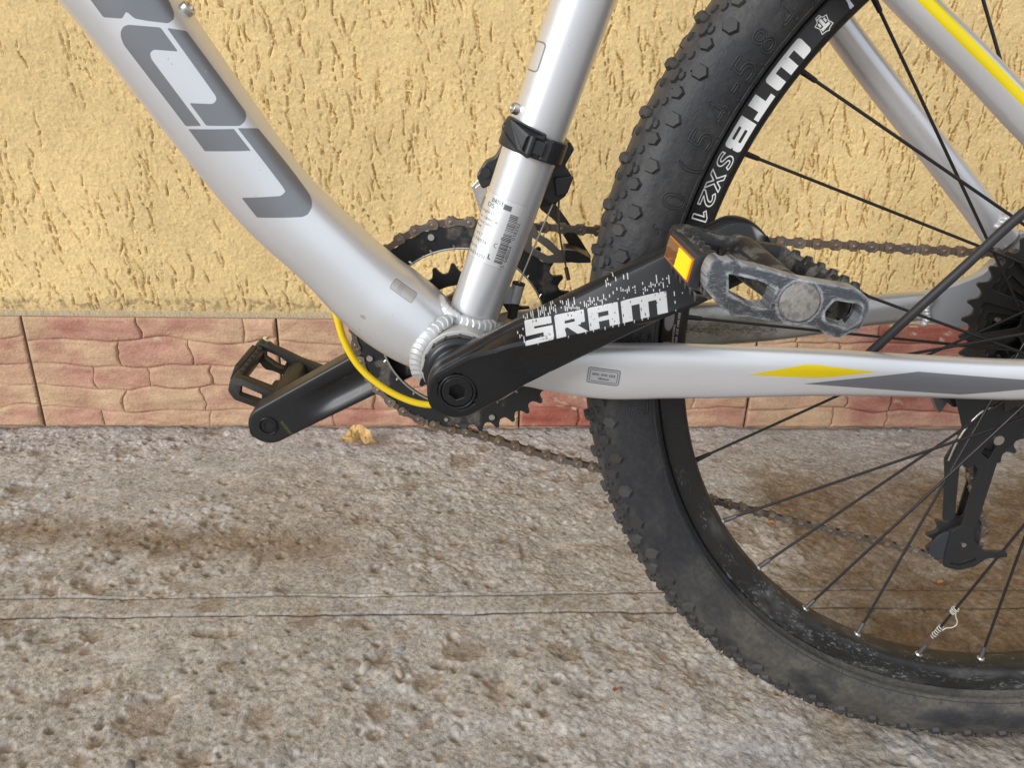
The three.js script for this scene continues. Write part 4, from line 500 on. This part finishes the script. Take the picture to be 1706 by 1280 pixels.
function pedal(centre, tilt, flip, clean) {
  const outer = rounded([[-46, 5.4], [-45.4, 10], [-43, 13], [-39, 11.4], [-36, 13.6], [-31, 11.6], [-26, 12.0], [-4.7, 10.3], [18.5, 11.2], [25, 8], [27.4, 2.5], [26.4, -6], [22, -8.4], [19, -11.2], [13, -11.2], [8, -8.6], [-4, -9.8], [-24, -9.6], [-30, -11], [-34, -9], [-44.2, -1.4]], 1.6, 3);
  const h1 = rounded([[-37.4, 7.4], [-22.6, 7.0], [-14.6, 4.6], [-15.4, -4.6], [-22, -5.2], [-34.6, -1.6]], 1.2, 3), h2 = rounded([[10.6, 5.2], [22.6, 5.4], [24.6, 2], [24.4, -3], [20.6, -6.6], [9.6, -5.4], [7.8, -1]], 1.6, 3);
  const inner = rounded([[-44, 4], [-43, 9], [-36, 11], [-10, 9.4], [16, 10.5], [22, 7], [23, -3], [18, -9], [-10, -9], [-36, -9.5], [-43, -4]], 2, 3), ih = rounded([[-36, 6], [-16, 5], [-14, -4], [-34, -5]], 2, 3);
  const teeth = (fn, n, w) => { const o = []; for (let i = 0; i < n; i++) { const p = fn((i + 0.5) / n); for (const s of [1, -1]) { const g = new THREE.CylinderGeometry(w * 0.0003, w * 0.0006, 0.004, 4, 1); g.rotateY(Math.PI / 4); if (s < 0) g.rotateX(Math.PI); g.translate(p[0] / 1000, (p[1] * s + s * 1.2) / 1000, p[2] / 1000); o.push(g); } } return o; };
  const cage = [plate(outer, 171.5, 181, 0.8, [h1, h2])];
  const wallF = plate(rounded([[-43.5, 5], [-42.5, 9.8], [-38, 10], [-36.5, 6], [-36.5, -5], [-38, -8], [-42, -6]], 1.2), 100, 173, 0.8), wallR = loft(20, 13, (u, v) => { const z = lerp(97, 175, u), xo = 19 + 9.5 * Math.sin(clamp((u + 0.1) / 1.1) * Math.PI * 0.62), P = [[xo - 6, -6], [xo - 2, -7.5], [xo, -3], [xo + 0.4, 4], [xo - 1, 8.6], [xo - 5, 9], [xo - 6.5, 4], [xo - 6.5, -4], [xo - 6, -6]]; const q = pick(P, v); return [q[0], q[1], z]; });
  const body = [plate(inner, 95, 103, 1, [ih]), wallF, wallR, along([[0.01, 92], [8, 92], [10, 96], [9.4, 120], [8.2, 150], [8.4, 173], [0.01, 173]], [-3.6, 0.8, 0], [-3.6, 0.8, 1], 28), plate(rounded([[-15, 4], [-4, 8], [8, 6], [9, -4], [-4, -8], [-15, -4]], 2), 102, 130, 1),
    ...teeth((t) => [-40, 8.4, lerp(108, 168, t)], 6, 6), ...teeth((t) => [16.5 + 9 * Math.sin((t + 0.1) * 1.7), 7.6, lerp(102, 170, t)], 6, 6), box(-40, -10, -2.5, 1.5, 118, 123), box(0, 22, -2.5, 1.5, 140, 145)];
  const capG = [along([[0.01, 182.6], [7.0, 182.6], [8.0, 182.2], [8.6, 181.2], [8.6, 178], [0.01, 178]], [-3.6, 0.8, 0], [-3.6, 0.8, 1], 36)];
  const axle = [along([[0.01, 76], [6.5, 76], [7, 84], [8.8, 85], [8.8, 90], [6, 91], [6, 97], [0.01, 97]], [-3.6, 0.8, 0], [-3.6, 0.8, 1], 24)];
  const refl = [plate(rounded([[-4.6, -5], [-4.6, 9.4], [0, 9.4], [0, -5]].map(([x, y]) => [x - 43, y]), 0.6), 116.5, 167.5, 0.4)];
  const frame = plate(rounded([[-0.9, -3.4], [-0.9, 7.4], [0, 7.4], [0, -3.4]].map(([x, y]) => [x - 47.6, y]), 0.2), 118, 166, 0.1), brown = box(-48.9, -48.2, -2.5, 6.5, 119.5, 141), bright = box(-49.0, -48.2, -2.5, 6.5, 141.6, 165), rb = [];
  for (let i = 0; i < 7; i++) for (let k = 0; k < 12; k++) { const g = new THREE.CylinderGeometry(0.0001, 0.0009, 0.0005, 6); g.rotateZ(Math.PI / 2); g.translate(-0.04915, (-1.9 + i * 1.3) / 1000, (142.6 + k * 1.85 + (i % 2) * 0.9) / 1000); rb.push(g); }
  const fin = (l, keep) => { let g = join(Array.isArray(l) ? l : [l]); g.rotateZ(tilt); g.translate((centre[0]) / 1000, (centre[1]) / 1000, 0); if (flip) g = mirrorZ(g); return keep ? g : boxUV(g.index ? g.toNonIndexed() : g); };
  const crease = (g) => toCreasedNormals(g, 0.6);
  const P = part('pedal', crease(fin(body)), clean ? pedalDark : mat('#ffffff', 0.5, 0.1, { map: scuff, color: new THREE.Color(0.22, 0.21, 0.19) }), clean ? 'right pedal, dark and tilted, beyond the crank' : 'left pedal with a scuffed outer cage and an amber reflector');
  sub(P, 'outer_cage', crease(fin(cage.map((q) => planarUV(q, PB)), true)), clean ? pedalDark : pedalM(outer, h1, h2)); sub(P, 'end_cap', crease(fin(capG)), clean ? pedalDark : capM); sub(P, 'axle', crease(fin(axle)), steel);
  sub(P, 'reflector_mount', crease(fin(refl)), clean ? pedalDark : mat([0.03, 0.03, 0.035], 0.5));
  if (!clean) { sub(P, 'reflector', fin([frame]), mat([0.52, 0.17, 0.02], 0.3, 0, { clearcoat: 0.6, clearcoatRoughness: 0.2 })); sub(P, 'reflector', fin([brown]), mat([0.20, 0.065, 0.018], 0.3, 0, { clearcoat: 0.5 }), 'dull brown half of the reflector'); sub(P, 'reflector', toCreasedNormals(fin([bright, ...rb]), 0.3), mat([0.98, 0.74, 0.006], 0.35, 0, { clearcoat: 0.3, clearcoatRoughness: 0.15 }), 'half of the reflector painted as lit yellow'); }  // yellow half: retroreflected light put into the lens colour
}
pedal([151.5, 87.6], -rad(10), false, false);
pedal([-151.5, -87.6], -rad(23), true, true);

// ------------------------------------------------------------------ chainrings, cassette, derailleurs, chain
function cog(cx, cy, T, rIn, z0, z1, ph = 0, holes = [], depth = 1) { const R = T * 12.7 / (2 * Math.PI), p = []; for (let i = 0; i < T; i++) for (const [f, d] of [[-0.5, -3.4 * depth], [-0.34, -3.0 * depth], [-0.2, -0.6], [-0.10, 2.6], [0, 3.1], [0.10, 2.6], [0.2, -0.6], [0.34, -3.0 * depth]]) { const a = (i + f) / T * 2 * Math.PI + ph; p.push([cx + (R + d) * Math.cos(a), cy + (R + d) * Math.sin(a)]); } return plate(p, z0, z1, 0.35, [disc(cx, cy, rIn, 64), ...holes]); }
{
  const dirtyBlack = mat('#ffffff', 0.5, 0.25, { map: (() => { const t = noiseMap(321, [0.16, 0.165, 0.175], [0.42, 0.40, 0.37], 0.55, 1.2); t.repeat.set(14, 14); return t; })() });
  const RX = -1, RY = -3.2, big = part('chainring', boxUV(cog(RX, RY, 39, 60.2, -50.5, -46.5, 0.05)), dirtyBlack, 'large outer chainring');
  sub(big, 'machined_edge', along([[59.8, -46.9], [59.8, -46.2], [61.0, -46.2], [61.0, -46.9]], [RX, RY, 0], [RX, RY, 1], 90), steel);
  const pins = []; for (let i = 0; i < 8; i++) { const a = rad(108 + i * 45 + (i % 2) * 17); pins.push(rod([RX + 71.5 * Math.cos(a), RY + 71.5 * Math.sin(a), -47.5], [RX + 71.5 * Math.cos(a), RY + 71.5 * Math.sin(a), -44.6], i % 2 ? 1.5 : 2.3, 12)); } sub(big, 'shift_pin', pins, steel);
  for (let i = 0; i < 22; i++) { const a = rad(96 + i * 15.3); const g = new THREE.TetrahedronGeometry(0.0016); g.scale(1.4, 0.8, 0.5); g.rotateZ(a); g.translate(RX / 1000 + 0.0618 * Math.cos(a), RY / 1000 + 0.0618 * Math.sin(a), -0.0464); sub(big, 'shift_ramp', g, steel); }
  part('chainring', boxUV(cog(RX, RY, 24, 36, -43, -39.6, 0.14)), mat([0.03, 0.03, 0.032], 0.4, 0.5), 'small inner chainring');
  const arms = []; for (const d of [80, 170, 260, 350]) { const a = rad(d), c = Math.cos(a), s = Math.sin(a), q = (x, y) => [x * c - y * s, x * s + y * c]; arms.push(plate(rounded([q(10, -15), q(10, 15), q(38, 8), q(66, 7), q(66, -7), q(38, -8)], 3), -54, -46.8, 1)); }
  part('spider', [...arms, along([[0.01, -66], [22, -66], [24, -52], [20, -46], [12, -40], [12, -30], [0.01, -30]], [0, 0, 0], [0, 0, 1], 40)], blackAlu);
}
{ // cassette: largest cog nearest the wheel
  const Ts = [36, 32, 28, 24, 21, 18, 15, 13, 11], cm = mat([0.075, 0.072, 0.068], 0.34, 0.85);
  const root = part('cassette', along([[0.01, -60], [17, -60], [17, -25], [0.01, -25]], [AX, AY, 0], [AX, AY, 1], 30), cm);
  Ts.forEach((T, i) => { const R = T * 12.7 / 2 / Math.PI, z = -27.5 - i * 3.95, hs = []; if (T > 20) for (let k = 0; k < 12; k++) { const a = k / 12 * 6.2832 + i * 0.13; const r0 = R * 0.46, r1 = R - 7.5; if (r1 - r0 < 4) continue; hs.push(rounded([[r0, -0.17], [r1, -0.21], [r1, 0.17], [r0, 0.15]].map(([r, d]) => [AX + r * Math.cos(a + d), AY + r * Math.sin(a + d)]), 3, 3)); } sub(root, 'cog', cog(AX, AY, T, 15, z - 1.8, z, i * 0.21, hs, 1.05), cm); });
  sub(root, 'rivet', rod([376, 19, -28], [376, 19, -25.6], 1.7, 12), steel);
}
const greasy = mat('#ffffff', 0.45, 0.55, { map: (() => { const t = noiseMap(331, [0.47, 0.445, 0.42], [0.58, 0.51, 0.44], 0.5, 1); t.repeat.set(20, 20); return t; })() });
{ // chain: pitch 12.7, links laid along the path rings -> pulleys -> cassette
  const path = [], arc = (cx, cy, R, a0, a1, z) => { const n = Math.max(3, Math.round(Math.abs(a1 - a0) * R / 3)); for (let i = 0; i <= n; i++) { const a = lerp(a0, a1, i / n); path.push([cx + R * Math.cos(a), cy + R * Math.sin(a), z]); } };
  const RR = 78.83, C = 42.6, ZR = -48.6, ZC = -43.5, ZP = -46;
  arc(-1, -3.2, RR, rad(93), rad(254), ZR);                                   // down the front of the ring and under it
  for (const p of [[-10, -83.4], [3, -85.6], [17, -89.2], [30, -93.6], [54, -101.6], [101, -114], [150, -129], [200, -142.3], [260, -158.5], [320, -173.6], [365, -184.5]]) path.push([p[0], p[1], lerp(ZR, ZP, p[0] / 380)]);
  arc(403.5, -173, 22.2, rad(254), rad(385.6), ZP); arc(409.5, -80.5, 22.2, rad(205.6), rad(176), ZP);
  arc(AX, AY, C, rad(184), rad(-269), ZC);
  for (let i = 1; i < 12; i++) { const t = i / 12; path.push([lerp(AX + C * 0.03, -5.1, t), lerp(AY + C, 75.5, t) - 1.2 * Math.sin(t * Math.PI), lerp(ZC, ZR, t)]); }
  path.push(path[0].slice());
  const cum = [0]; for (let i = 1; i < path.length; i++) cum.push(cum[i - 1] + Math.hypot(...path[i].map((v, k) => v - path[i - 1][k]))); const at = (d) => { let i = 1; while (i < path.length - 1 && cum[i] < d) i++; const u = (d - cum[i - 1]) / Math.max(1e-6, cum[i] - cum[i - 1]); return path[i].map((v, k) => lerp(path[i - 1][k], v, u)); };
  const n = 2 * Math.round(cum[cum.length - 1] / 12.7 / 2), pitch = cum[cum.length - 1] / n;
  const eight = (h, waist) => { const p = []; for (let i = 0; i <= 10; i++) { const a = rad(118 + i * 12.4); p.push([-6.35 + h * Math.cos(a), h * Math.sin(a)]); } p.push([-1.8, -waist], [1.8, -waist]); for (let i = 0; i <= 10; i++) { const a = rad(-62 + i * 12.4); p.push([6.35 + h * Math.cos(a), h * Math.sin(a)]); } p.push([1.8, waist], [-1.8, waist]); return p; };
  const outP = eight(4.2, 1.9), inP = eight(4.2, 2.2);
  const outerG = boxUV(join([plate(outP, 2.2, 3.2, 0.25), plate(outP, -3.2, -2.2, 0.25), ...[-6.35, 6.35].flatMap((x) => [along([[0.01, 3.75], [1.0, 3.75], [1.5, 3.3], [1.75, 3.1]], [x, 0, 0], [x, 0, 1], 12), along([[2.55, 3.1], [2.65, 3.35], [2.85, 3.35], [2.95, 3.1]], [x, 0, 0], [x, 0, 1], 14), rod([x, 0, -3.6], [x, 0, 3], 1.6, 10)])])), innerG = boxUV(join([plate(inP, 1.2, 2.1, 0.25), plate(inP, -2.1, -1.2, 0.25), rod([-6.35, 0, -1.2], [-6.35, 0, 1.2], 3.8, 14), rod([6.35, 0, -1.2], [6.35, 0, 1.2], 3.8, 14)]));
  const rusty = [greasy, mat('#ffffff', 0.5, 0.7, { map: greasy.map, color: new THREE.Color(0.92, 0.84, 0.78) }), mat('#ffffff', 0.46, 0.75, { map: greasy.map, color: new THREE.Color(0.86, 0.84, 0.84) })];
  const chain = new THREE.Group(); chain.name = 'chain'; chain.position.set(BBX, BBY, 0); bike.add(chain); const r = rng(17);
  for (let i = 0; i < n; i++) { const a = at((i + 0.35) * pitch), b = at(((i + 1.35) % n) * pitch); const A = V(...a), B = V(...b), X = B.clone().sub(A).normalize(), Z = new THREE.Vector3(0, 0, 1).addScaledVector(X, -X.z).normalize(), m = sub(chain, 'link', i % 2 ? outerG : innerG, rusty[Math.floor(r() * 3)]); m.applyMatrix4(new THREE.Matrix4().makeBasis(X, Z.clone().cross(X), Z).setPosition(A.add(B).multiplyScalar(0.5))); }
}
{ // front derailleur: band clamp with hinge, link arms, cage
  const a = [13.3 + 0.309 * 86, 42.1 + 0.951 * 86, 0], b = [a[0] + 0.309, a[1] + 0.951, 0];
  const band = part('front_derailleur', [along([[17.5, 3], [19.6, 3], [20.3, 4], [20.3, 15.4], [19.6, 16.4], [17.5, 16.4]], a, b, 60),
    plate(rounded([[55, 122.6], [66, 134], [69.5, 129], [64, 119], [69, 112.5], [65.5, 100], [58, 94.5], [50, 98], [52, 112]], 1.6), -42, -12, 1.2), plate(rounded([[57, 112], [69.5, 113], [66, 102], [59, 100]], 1.4), -14, -8, 1)], satin, 'front derailleur with a black band clamp round the seat tube');
  const q = (u, v) => [a[0] + 0.951 * u + 0.309 * v, a[1] - 0.309 * u + 0.951 * v];          // u across the tube, v along it
  const lever = plate(rounded([q(-19.5, 20.5), q(-21.5, 13), q(-19.5, 9.5), q(-10, 4.2), q(-1.6, 1.8), q(-0.4, 4.8), q(-6.2, 5.4), q(-5.6, 14.2), q(4.2, 14.6), q(4.6, 18.4), q(-1, 19)], 1.6), 13, 22.4, 1.2);
  const lp = lever.attributes.position; for (let i = 0; i < lp.count; i++) { const x = lp.getX(i) * 1000, y = lp.getY(i) * 1000, u = (x - a[0]) * 0.951 - (y - a[1]) * 0.309; const bow = 20.6 - Math.sqrt(Math.max(4, 20.6 * 20.6 - Math.min(20, Math.abs(u)) ** 2)); lp.setZ(i, lp.getZ(i) - bow * 0.92 / 1000); } lever.computeVertexNormals();
  sub(band, 'hinge_clasp', [lever, rod([...q(-2.5, 4.5), 20.6], [...q(-2.5, 15), 20.6], 2.6, 16), plate(rounded([q(-4, 5.6), q(-4, 13.8), q(6, 13.8), q(6, 5.6)], 1), 16, 22, 0.9), plate(rounded([q(4.6, 3.4), q(4.6, 16.6), q(10, 16.2), q(10, 3.6)], 1), 14, 20.4, 1)], satin);
  sub(band, 'link_arm', [plate(rounded([[26, 132], [20, 121], [14, 118.4], [8, 109], [12, 101], [22, 106], [30, 120]], 2), -40, -26, 1), rod([14, 112, -26], [14, 112, -23.6], 3.4, 16)], satin); sub(band, 'link_arm', plate(rounded([[50, 104], [62, 100], [61, 92], [50, 90]], 1.5), -44, -26, 1), satin);
  sub(band, 'cage_front', [plate(rounded([[12, 108], [4.6, 100], [10, 84], [14, 70], [18, 70], [15, 86]], 1), -46, -44.8, 0.3), plate(rounded([[7, 101], [14, 106], [15, 99], [11, 88]], 1), -43, -33, 0.4)], steel);
  sub(band, 'cage_arm', plate(rounded([[52, 93], [61, 89], [70, 78], [82, 62], [91, 49], [88, 46.4], [80, 47.4], [76, 55], [63, 75], [52, 83]], 2), -64, -62.4, 0.4), mat([0.05, 0.042, 0.034], 0.5, 0.4));
  sub(band, 'cage', [plate(rounded([[46, 80], [51, 69.6], [58, 66], [66, 58.6], [71, 60], [78, 58.4], [80.5, 51], [72, 50], [57, 49.4], [42, 57.4], [36, 66]], 1.6), -42, -40.4, 0.5, [rounded([[46, 68], [53, 63.4], [63, 55.6], [58, 54], [46, 60]], 1.4)])], mat([0.30, 0.28, 0.25], 0.38, 0.9));
  sub(band, 'cage_spacer', [plate(rounded([[69.5, 59.4], [78, 58.6], [87.4, 53.8], [88, 50.4], [78, 50], [69.5, 51]], 1), -62, -40, 0.5), rod([74.4, 54.8, -40], [74.4, 54.8, -38.8], 3, 16), rod([74.4, 54.8, -38.9], [74.4, 54.8, -38.4], 1.3, 6)], mat([0.05, 0.045, 0.04], 0.45, 0.4));
}
{ // rear derailleur
  const z = -38, rd = part('rear_derailleur', [plate(rounded([[371, -50], [376, -44], [392, -34], [420, -30], [436, -48], [434, -78], [424, -90], [418, -94], [416, -168], [403, -169], [404.5, -113], [399.5, -107], [396, -112], [391, -106], [389, -110], [396.5, -157], [387.5, -159], [379.5, -118], [375.5, -103], [384, -78]], 2.0), z - 2.4, z, 0.6, [rounded([[403, -98], [410, -103], [413, -92], [406, -88]], 1.5)]), plate(rounded([[368, -52], [384, -30], [420, -16], [446, -10], [440, -40], [386, -62], [380, -66]], 4), -66, -50, 1.5)], satin, 'rear derailleur with its long cage and two jockey wheels');
  const hook = rounded([[396, -168], [404, -162], [414, -166], [418, -178], [428, -186.4], [447, -187], [449, -192.6], [432, -194], [424, -202], [411, -206], [398, -202.6], [396, -190]], 2.2);
  sub(rd, 'lower_cage', plate(hook, z - 2.2, z + 0.6, 0.7, [rounded([[402, -196.6], [410, -197.6], [423, -192.4], [424, -196], [411, -201.4], [402, -200]], 1)]), satin);
  sub(rd, 'outer_plate', plate(rounded([[398, -74], [424, -74], [428, -96], [421, -110], [419, -166], [424, -180], [412, -198], [398, -192], [394, -176], [407, -164], [408, -110], [398, -96]], 3), -54, -52, 0.6), satin);
  rd.position.x -= 0.0035; rd.position.y += 0.0055;
  const pm = mat([0.03, 0.03, 0.032], 0.45);
  for (const [x, y, ph] of [[407, -178.5, 0.2], [413, -86, 0]]) { const w = sub(rd, 'jockey_wheel', [cog(x, y, 11, 4, -48, -44, ph), along([[4, -50], [11, -49.4], [12, -48], [12, -43.6], [10, -42], [4, -41]], [x, y, 0], [x, y, 1], 28)], pm); }
  sub(rd, 'pulley_bolt', rod([409, -180.6, z], [409, -180.6, z + 1.6], 1.9, 12), steel); sub(rd, 'pulley_bolt', rod([413, -86, z], [413, -86, z + 1.2], 4, 14), steel);
  sub(rd, 'shield', [plate(rounded([[383, -189], [386, -176], [394, -168.6], [401, -172], [399, -196], [390, -196]], 3), -41, -38.6, 0.6)], mat([0.035, 0.04, 0.05], 0.3));
  sub(rd, 'guide_edge', tube([[378, -104, -37.4], [381, -88, -37.4], [386, -74, -37.4], [394, -62, -37.4], [402, -58, -37.4]], 0.9, 30, 6), steel);
  sub(rd, 'hanger', plate(rounded([[366, -56], [372, -44], [404, -8], [432, -4], [424, -30], [392, -50], [380, -78], [374, -70]], 3), -70, -66, 1), mat([0.30, 0.31, 0.32], 0.4, 0.7));
}
// shift cables
part('cable_housing', tube([[-108, 66, -6], [-96, 46, -4], [-84, 24.6, -3], [-79, 4, -3], [-69, -16, -3], [-50, -33, -3], [-29.5, -42.4, -4], [-16, -43.5, -6], [0, -38, -12], [14, -28, -16]], 2.4, 90, 14), mat('#f2cf12', 0.42, 0, { clearcoat: 0.3 }), 'yellow cable housing looping under the down tube');
part('cable_housing', tube([[24, 2, -14], [31, 12, -12], [33.6, 20, -10]], 2.6, 20, 12), mat('#f2cf12', 0.42), 'short end of yellow housing below the cable stop');
{ const cs = part('cable_stop', [rod([34.0, 30.5, -9], [37.0, 43, -9], 4.3, 24), box(26, 36, 30, 40, -12, -6)], mat('#c4c4c6', 0.38, 0.6)); sub(cs, 'ferrule', [rod([33.2, 19, -10], [34.6, 30.6, -9], 3.3, 18), rod([36.9, 42.6, -9], [37.1, 43.6, -9], 4.4, 20)], blackPlastic); }
part('shift_cable', tube([[36.8, 42, -9], [48, 70, -16], [58, 93, -22], [63.6, 106, -24]], 0.65, 30, 6), steel);
{ const c2 = part('shift_cable', tube([[62.5, 100, -27], [62.8, 84, -29], [66, 64, -31], [70.5, 47, -31]], 0.65, 30, 6), mat([0.2, 0.18, 0.16], 0.4, 0.7)); sub(c2, 'end_crimp', rod([69.8, 49, -31], [72, 40.5, -31], 1.5, 10), mat([0.20, 0.13, 0.08], 0.5, 0.6)); }

// ------------------------------------------------------------------ small loose things
{ // frayed thread wound round a spoke close to the rim
  const a = rad(10 + 22 * 11.25), hA = a + rad(67.5), N = [AX + 278.4 * Math.cos(a), AY + 278.4 * Math.sin(a), 1.5], F = [AX + 26 * Math.cos(hA), AY + 26 * Math.sin(hA), 28.4];
  const A = V(...N), D = V(...F).sub(A).normalize(), U = new THREE.Vector3(0, 0, 1).addScaledVector(D, -D.z).normalize(), W = U.clone().cross(D), r = rng(3);
  const strand = (d0, d1, turns, rad0, sag) => { const p = []; const n = turns * 10; for (let i = 0; i <= n; i++) { const t = i / n, th = t * turns * 6.283, k = (rad0 + sag * Math.sin(t * Math.PI * 2.3) ** 2 * r()) / 1000; p.push(A.clone().addScaledVector(D, lerp(d0, d1, t) / 1000).addScaledVector(U, k * Math.cos(th)).addScaledVector(W, k * Math.sin(th))); } return new THREE.TubeGeometry(new THREE.CatmullRomCurve3(p), n * 3, 0.00042, 5); };
  const loop = [[30, 1.3], [33, 3], [35, 7], [38, 9], [42, 7.5], [45, 4], [48, 1.4]].map(([d, o], i) => A.clone().addScaledVector(D, d / 1000).addScaledVector(W, -o / 1000 * 0.9).addScaledVector(U, 0.002));
  const g = join([strand(20, 33, 6, 1.5, 0.6), strand(47, 53, 4, 1.9, 1.0), new THREE.TubeGeometry(new THREE.CatmullRomCurve3(loop), 40, 0.0004, 5)]), g2 = strand(11, 22, 8, 1.45, 0.5);
  const th = new THREE.Group(); th.name = 'thread'; scene.add(th); th.position.copy(bike.position); th.rotation.copy(bike.rotation);
  for (const [nm, gg, m] of [['pale_strand', g, mat([0.62, 0.60, 0.54], 0.9)], ['dark_strand', g2, mat([0.16, 0.09, 0.07], 0.9)]]) { const o = mesh(nm, gg, m, th); o.position.set(BBX, BBY, 0); }
  tag(th, 'frayed white and brown thread wound around one lower spoke near the rim', 'thread');
}
function leafGeo(pts, seed, crumple) {
  const s = poly(rounded(pts, 3)), P = s.getPoints(6), cx = 0, N = 9, pos = [], uv = [], idx = [], M = P.length;
  for (let j = 0; j <= N; j++) for (let i = 0; i < M; i++) { const k = j / N, x = P[i].x * k, y = P[i].y * k, n = fbm(x * 130 + seed, y * 130, seed, 3) - 0.5, n2 = fbm(x * 45 + seed, y * 45, seed + 3, 2) - 0.5; const h = crumple * (n * 0.55 + n2 * 1.1 + 0.9 * k * k * Math.abs(Math.sin(i / M * 6.28 + seed)) ); pos.push(x, 0.0015 + Math.max(0, h + 0.22 * crumple), y); uv.push(x, y); }
  for (let j = 0; j < N; j++) for (let i = 0; i < M; i++) { const a = j * M + i, b = j * M + (i + 1) % M; idx.push(a, b, a + M, b, b + M, a + M); }
  const g = new THREE.BufferGeometry(); g.setAttribute('position', new THREE.Float32BufferAttribute(pos, 3)); g.setAttribute('uv', new THREE.Float32BufferAttribute(uv, 2)); g.setIndex(idx); g.computeVertexNormals();
  const v = g.attributes.position, nn = g.attributes.normal, back = g.clone(), bp = back.attributes.position, sg = nn.getY(0) > 0 ? 1 : -1; for (let i = 0; i < v.count; i++) bp.setXYZ(i, v.getX(i) - sg * nn.getX(i) * 0.0004, v.getY(i) - sg * nn.getY(i) * 0.0004, v.getZ(i) - sg * nn.getZ(i) * 0.0004); return join([g, back]);
}
{
  const lt = dataTex(256, 256, (i, j) => { const a = fbm(i / 26, j / 26, 401, 4), v = Math.abs(Math.sin(i / 256 * 40 + 2 * fbm(i / 30, j / 30, 403, 3))) ** 12; const d = sst(0.62, 0.75, fbm(i / 20 + 5, j / 20, 405, 3)); return [lerp(lerp(0.86, 0.76, a) + 0.06 * v, 0.52, d), lerp(lerp(0.73, 0.60, a) + 0.06 * v, 0.44, d), lerp(lerp(0.52, 0.36, a) + 0.05 * v, 0.22, d)]; }, true); lt.repeat.set(18, 18);
  const m = mesh('dry_leaf', leafGeo([[-23, -6], [-14, -11], [-9, -16], [0, -13], [8, -12], [15, -3], [21, 3], [22, 13], [12, 15], [2, 11], [-8, 12], [-17, 8]], 3, 0.014), mat('#ffffff', 0.8, 0, { map: lt }), scene);
  m.position.set(-0.1475, 0.001, 0.062); m.rotation.y = 0.15; m.scale.set(1.1, 1.35, 1.3); tag(m, 'curled dry tan leaf on the concrete in front of the tiles', 'leaf');
  const om = mat([0.52, 0.24, 0.06], 0.8), rm = mat([0.30, 0.09, 0.05], 0.8);
  for (const [x, z, s, ry, mm, label] of [[0.361, 0.262, 0.22, 0.8, om, 'small orange leaf scrap behind the wheel under the lower chain run'], [0.546, 0.352, 0.30, -1.1, om, 'orange leaf scrap on the brown patch below the rear derailleur'], [0.505, 0.378, 0.16, 0.2, om, 'tiny orange leaf scrap beside the trowelled joint inside the wheel'], [0.131, 0.523, 0.13, 0.4, rm, 'tiny reddish leaf scrap on bare concrete left of the wheel'], [-0.303, 0.022, 0.22, 1.2, om, 'small orange leaf scrap at the foot of the tiles left of the far pedal']]) {
    const o = mesh('leaf_scrap', leafGeo([[-16, -6], [0, -10], [14, -4], [18, 4], [4, 9], [-12, 6]], x * 100, 0.01), mm, scene); o.position.set(x, 0.001, z); o.scale.setScalar(s * 1.6); o.rotation.y = ry; tag(o, label, 'leaf scrap');
  }
  const pebG = [1, 2, 3].map((s) => { const g = mergeVertices(new THREE.IcosahedronGeometry(1, 3).deleteAttribute('uv').deleteAttribute('normal')); const p = g.attributes.position; for (let i = 0; i < p.count; i++) { const k = 1 + 0.5 * (fbm(p.getX(i) * 1.3 + s * 9, p.getY(i) * 1.3 + p.getZ(i) * 2, s, 3) - 0.5); p.setXYZ(i, p.getX(i) * k, p.getY(i) * k * 0.6, p.getZ(i) * k * 0.8); } g.computeVertexNormals(); return g; });
  for (const [x, z, s, c, ry, y, label] of [
    [0.028, 0.612, 0.0105, [0.10, 0.11, 0.095], 1, 0.0, 'dark green-grey pebble set in the concrete at the bottom edge'],
    [-0.255, 0.590, 0.0055, [0.13, 0.13, 0.13], 2, 0.0, 'small dark grey pebble set in the concrete at the lower left'],
    [-0.060, 0.467, 0.0055, [0.24, 0.26, 0.28], 0.5, -0.001, 'round blue-grey pebble half sunk in the concrete below the joint'],
    [-0.0895, 0.490, 0.0075, [0.42, 0.385, 0.33], 1.4, 0.000, 'pale elongated stone chip by a pit in the concrete'],
    [-0.0745, 0.496, 0.0055, [0.40, 0.34, 0.27], 0.3, 0.000, 'sandy stone chip between the pale chip and the rounder one'],
    [-0.0585, 0.497, 0.0058, [0.37, 0.31, 0.25], 2.2, 0.000, 'rounder tan stone chip at the right end of the three chips'],
    [0.128, 0.499, 0.0035, [0.12, 0.12, 0.12], 0, 0.0, 'tiny dark pebble in the concrete left of the tyre']]) {
    const o = mesh('pebble', pebG[Math.floor(ry * 1.4) % 3], mat(c, 0.7), scene); o.position.set(x, y, z); o.scale.set(s, s, s * 0.8); o.rotation.y = ry; tag(o, label, 'pebble');
  }
}
renderer.render(scene, camera);
